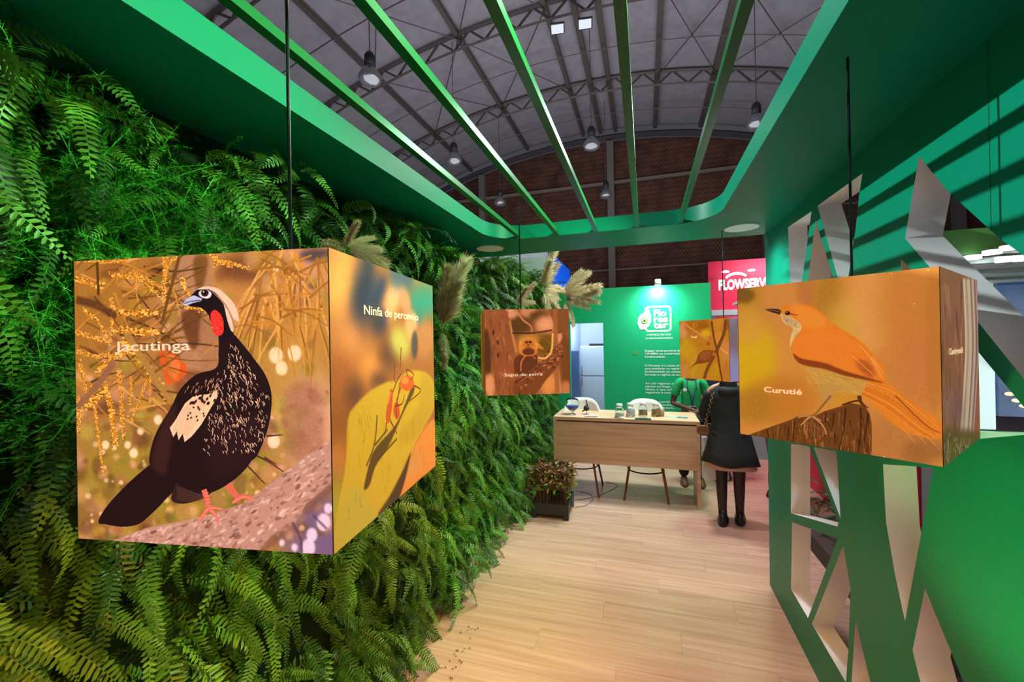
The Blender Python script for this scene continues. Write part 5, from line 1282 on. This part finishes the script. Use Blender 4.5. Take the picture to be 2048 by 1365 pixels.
# chain bag
tb = thing('shoulder_bag', 'small tan bag hanging on a gold chain from the black coat', 'bag', (wx, wy, 0), radians(168)); tb.scale = (.96,)*3
ch = MB(); P0 = Vector((.13,.125,1.34)); P1 = Vector((.215,.14,.98))
for i in range(15):
    a = P0.lerp(P1, i/15)+Vector((0,.03*sin(pi*i/15),0)); b = P0.lerp(P1, (i+1)/15)+Vector((0,.03*sin(pi*(i+1)/15),0)); off = Vector((.006 if i % 2 else -.006, .003, 0)); ch.bar(a+off, b+off, .013, .008, n=6)
ch.build('chain', mat('gold_chain', s2l((190,160,110)), .3, .7), tb)
MB().box(.18,.29,.08,.15,.90,.99).build('bag_body', mat('tan_leather', s2l((140,96,66)), .5), tb, bevel=.012)
MB().box(.19,.28,.15,.158,.935,.985).build('bag_flap', mat('dark_tan', s2l((100,66,44)), .5), tb)
q = at(1422, 900, 1, 4.62)
tb = thing('tote_bag', 'white paper carrier bag held between the counter and the black coat', 'bag', (q[0]+.02, 4.62, .40), radians(8))
MB().box(-.10,.13,-.05,.05,0,.42).build('bag_body', mat('paper_white2', (.62,.64,.70), .6), tb, bevel=.004)
MB().tube([(-.06,0,.42),(-.05,0,.55),(.05,0,.55),(.06,0,.42)], .004, 6).build('handles', mat('paper_white2'), tb, True)
# man half hidden behind the right wall
pm_ = at(1545, 1008, 2, 0)
t, N = person('person in grey jacket and brown trousers, half hidden behind the right wall', (pm_[0]+.06, pm_[1]+.05, 0), radians(62), 1.02, LSKIN, HAIRB, (-.24,.0,1.08), (-.2,-.12,.92), (.24,0,1.08), (.2,-.12,.92),
    legs={1: ((.10,-.0,.49),(.11,.05,.09)), -1: ((-.12,-.03,.49),(-.14,-.10,.09))})
GJ = mat('grey_jacket', s2l((120,116,122)), .8); BT = mat('brown_trousers', s2l((98,84,74)), .8)
garment(t, N, 'jacket', GJ, ['pelvis','waist','chest','neckb','shl','shr','ell','elr'], [('pelvis','waist'),('waist','chest'),('chest','neckb'),('neckb','shl'),('neckb','shr'),('shl','ell'),('shr','elr')], {'*':.024,'neckb':.01}, 'pelvis')
garment(t, N, 'trousers', BT, ['pelvis','hipl','hipr','kneel','kneer','calfl','calfr','ankl','ankr'], [('pelvis','hipl'),('pelvis','hipr'),('hipl','kneel'),('hipr','kneer'),('kneel','calfl'),('kneer','calfr'),('calfl','ankl'),('calfr','ankr')], {'*':.024,'ankl':.036,'ankr':.036}, 'pelvis')
for n in 'lr': shoe(t, N, n, mat('dark_shoe', (.03,.022,.022), .4), .02)
# visitor glimpsed beside the staff member
q = at(1432, 752, 1, 5.9)
t, N = person('person in dark blue top glimpsed between staff member and black coat', (q[0]+.02, 6.0, 0), radians(-50), 1.0, mat('pinkish_skin', s2l((190,120,100)), .5), HAIRB, (-.23,.0,1.08), (-.2,-.12,.92), (.23,0,1.08), (.2,-.12,.92))
NV = mat('navy_cloth', (.015,.03,.08), .8)
garment(t, N, 'top', NV, ['pelvis','waist','chest','neckb','shl','shr','ell','elr'], [('pelvis','waist'),('waist','chest'),('chest','neckb'),('neckb','shl'),('neckb','shr'),('shl','ell'),('shr','elr')], {'*':.022,'neckb':.01}, 'pelvis')
garment(t, N, 'trousers', TROU, ['pelvis','hipl','hipr','kneel','kneer','calfl','calfr','ankl','ankr'], [('pelvis','hipl'),('pelvis','hipr'),('hipl','kneel'),('hipr','kneer'),('kneel','calfl'),('kneer','calfr'),('calfl','ankl'),('calfr','ankr')], {'*':.024,'ankl':.036,'ankr':.036}, 'pelvis')
for n in 'lr': shoe(t, N, n, mat('black_leather'), .02)
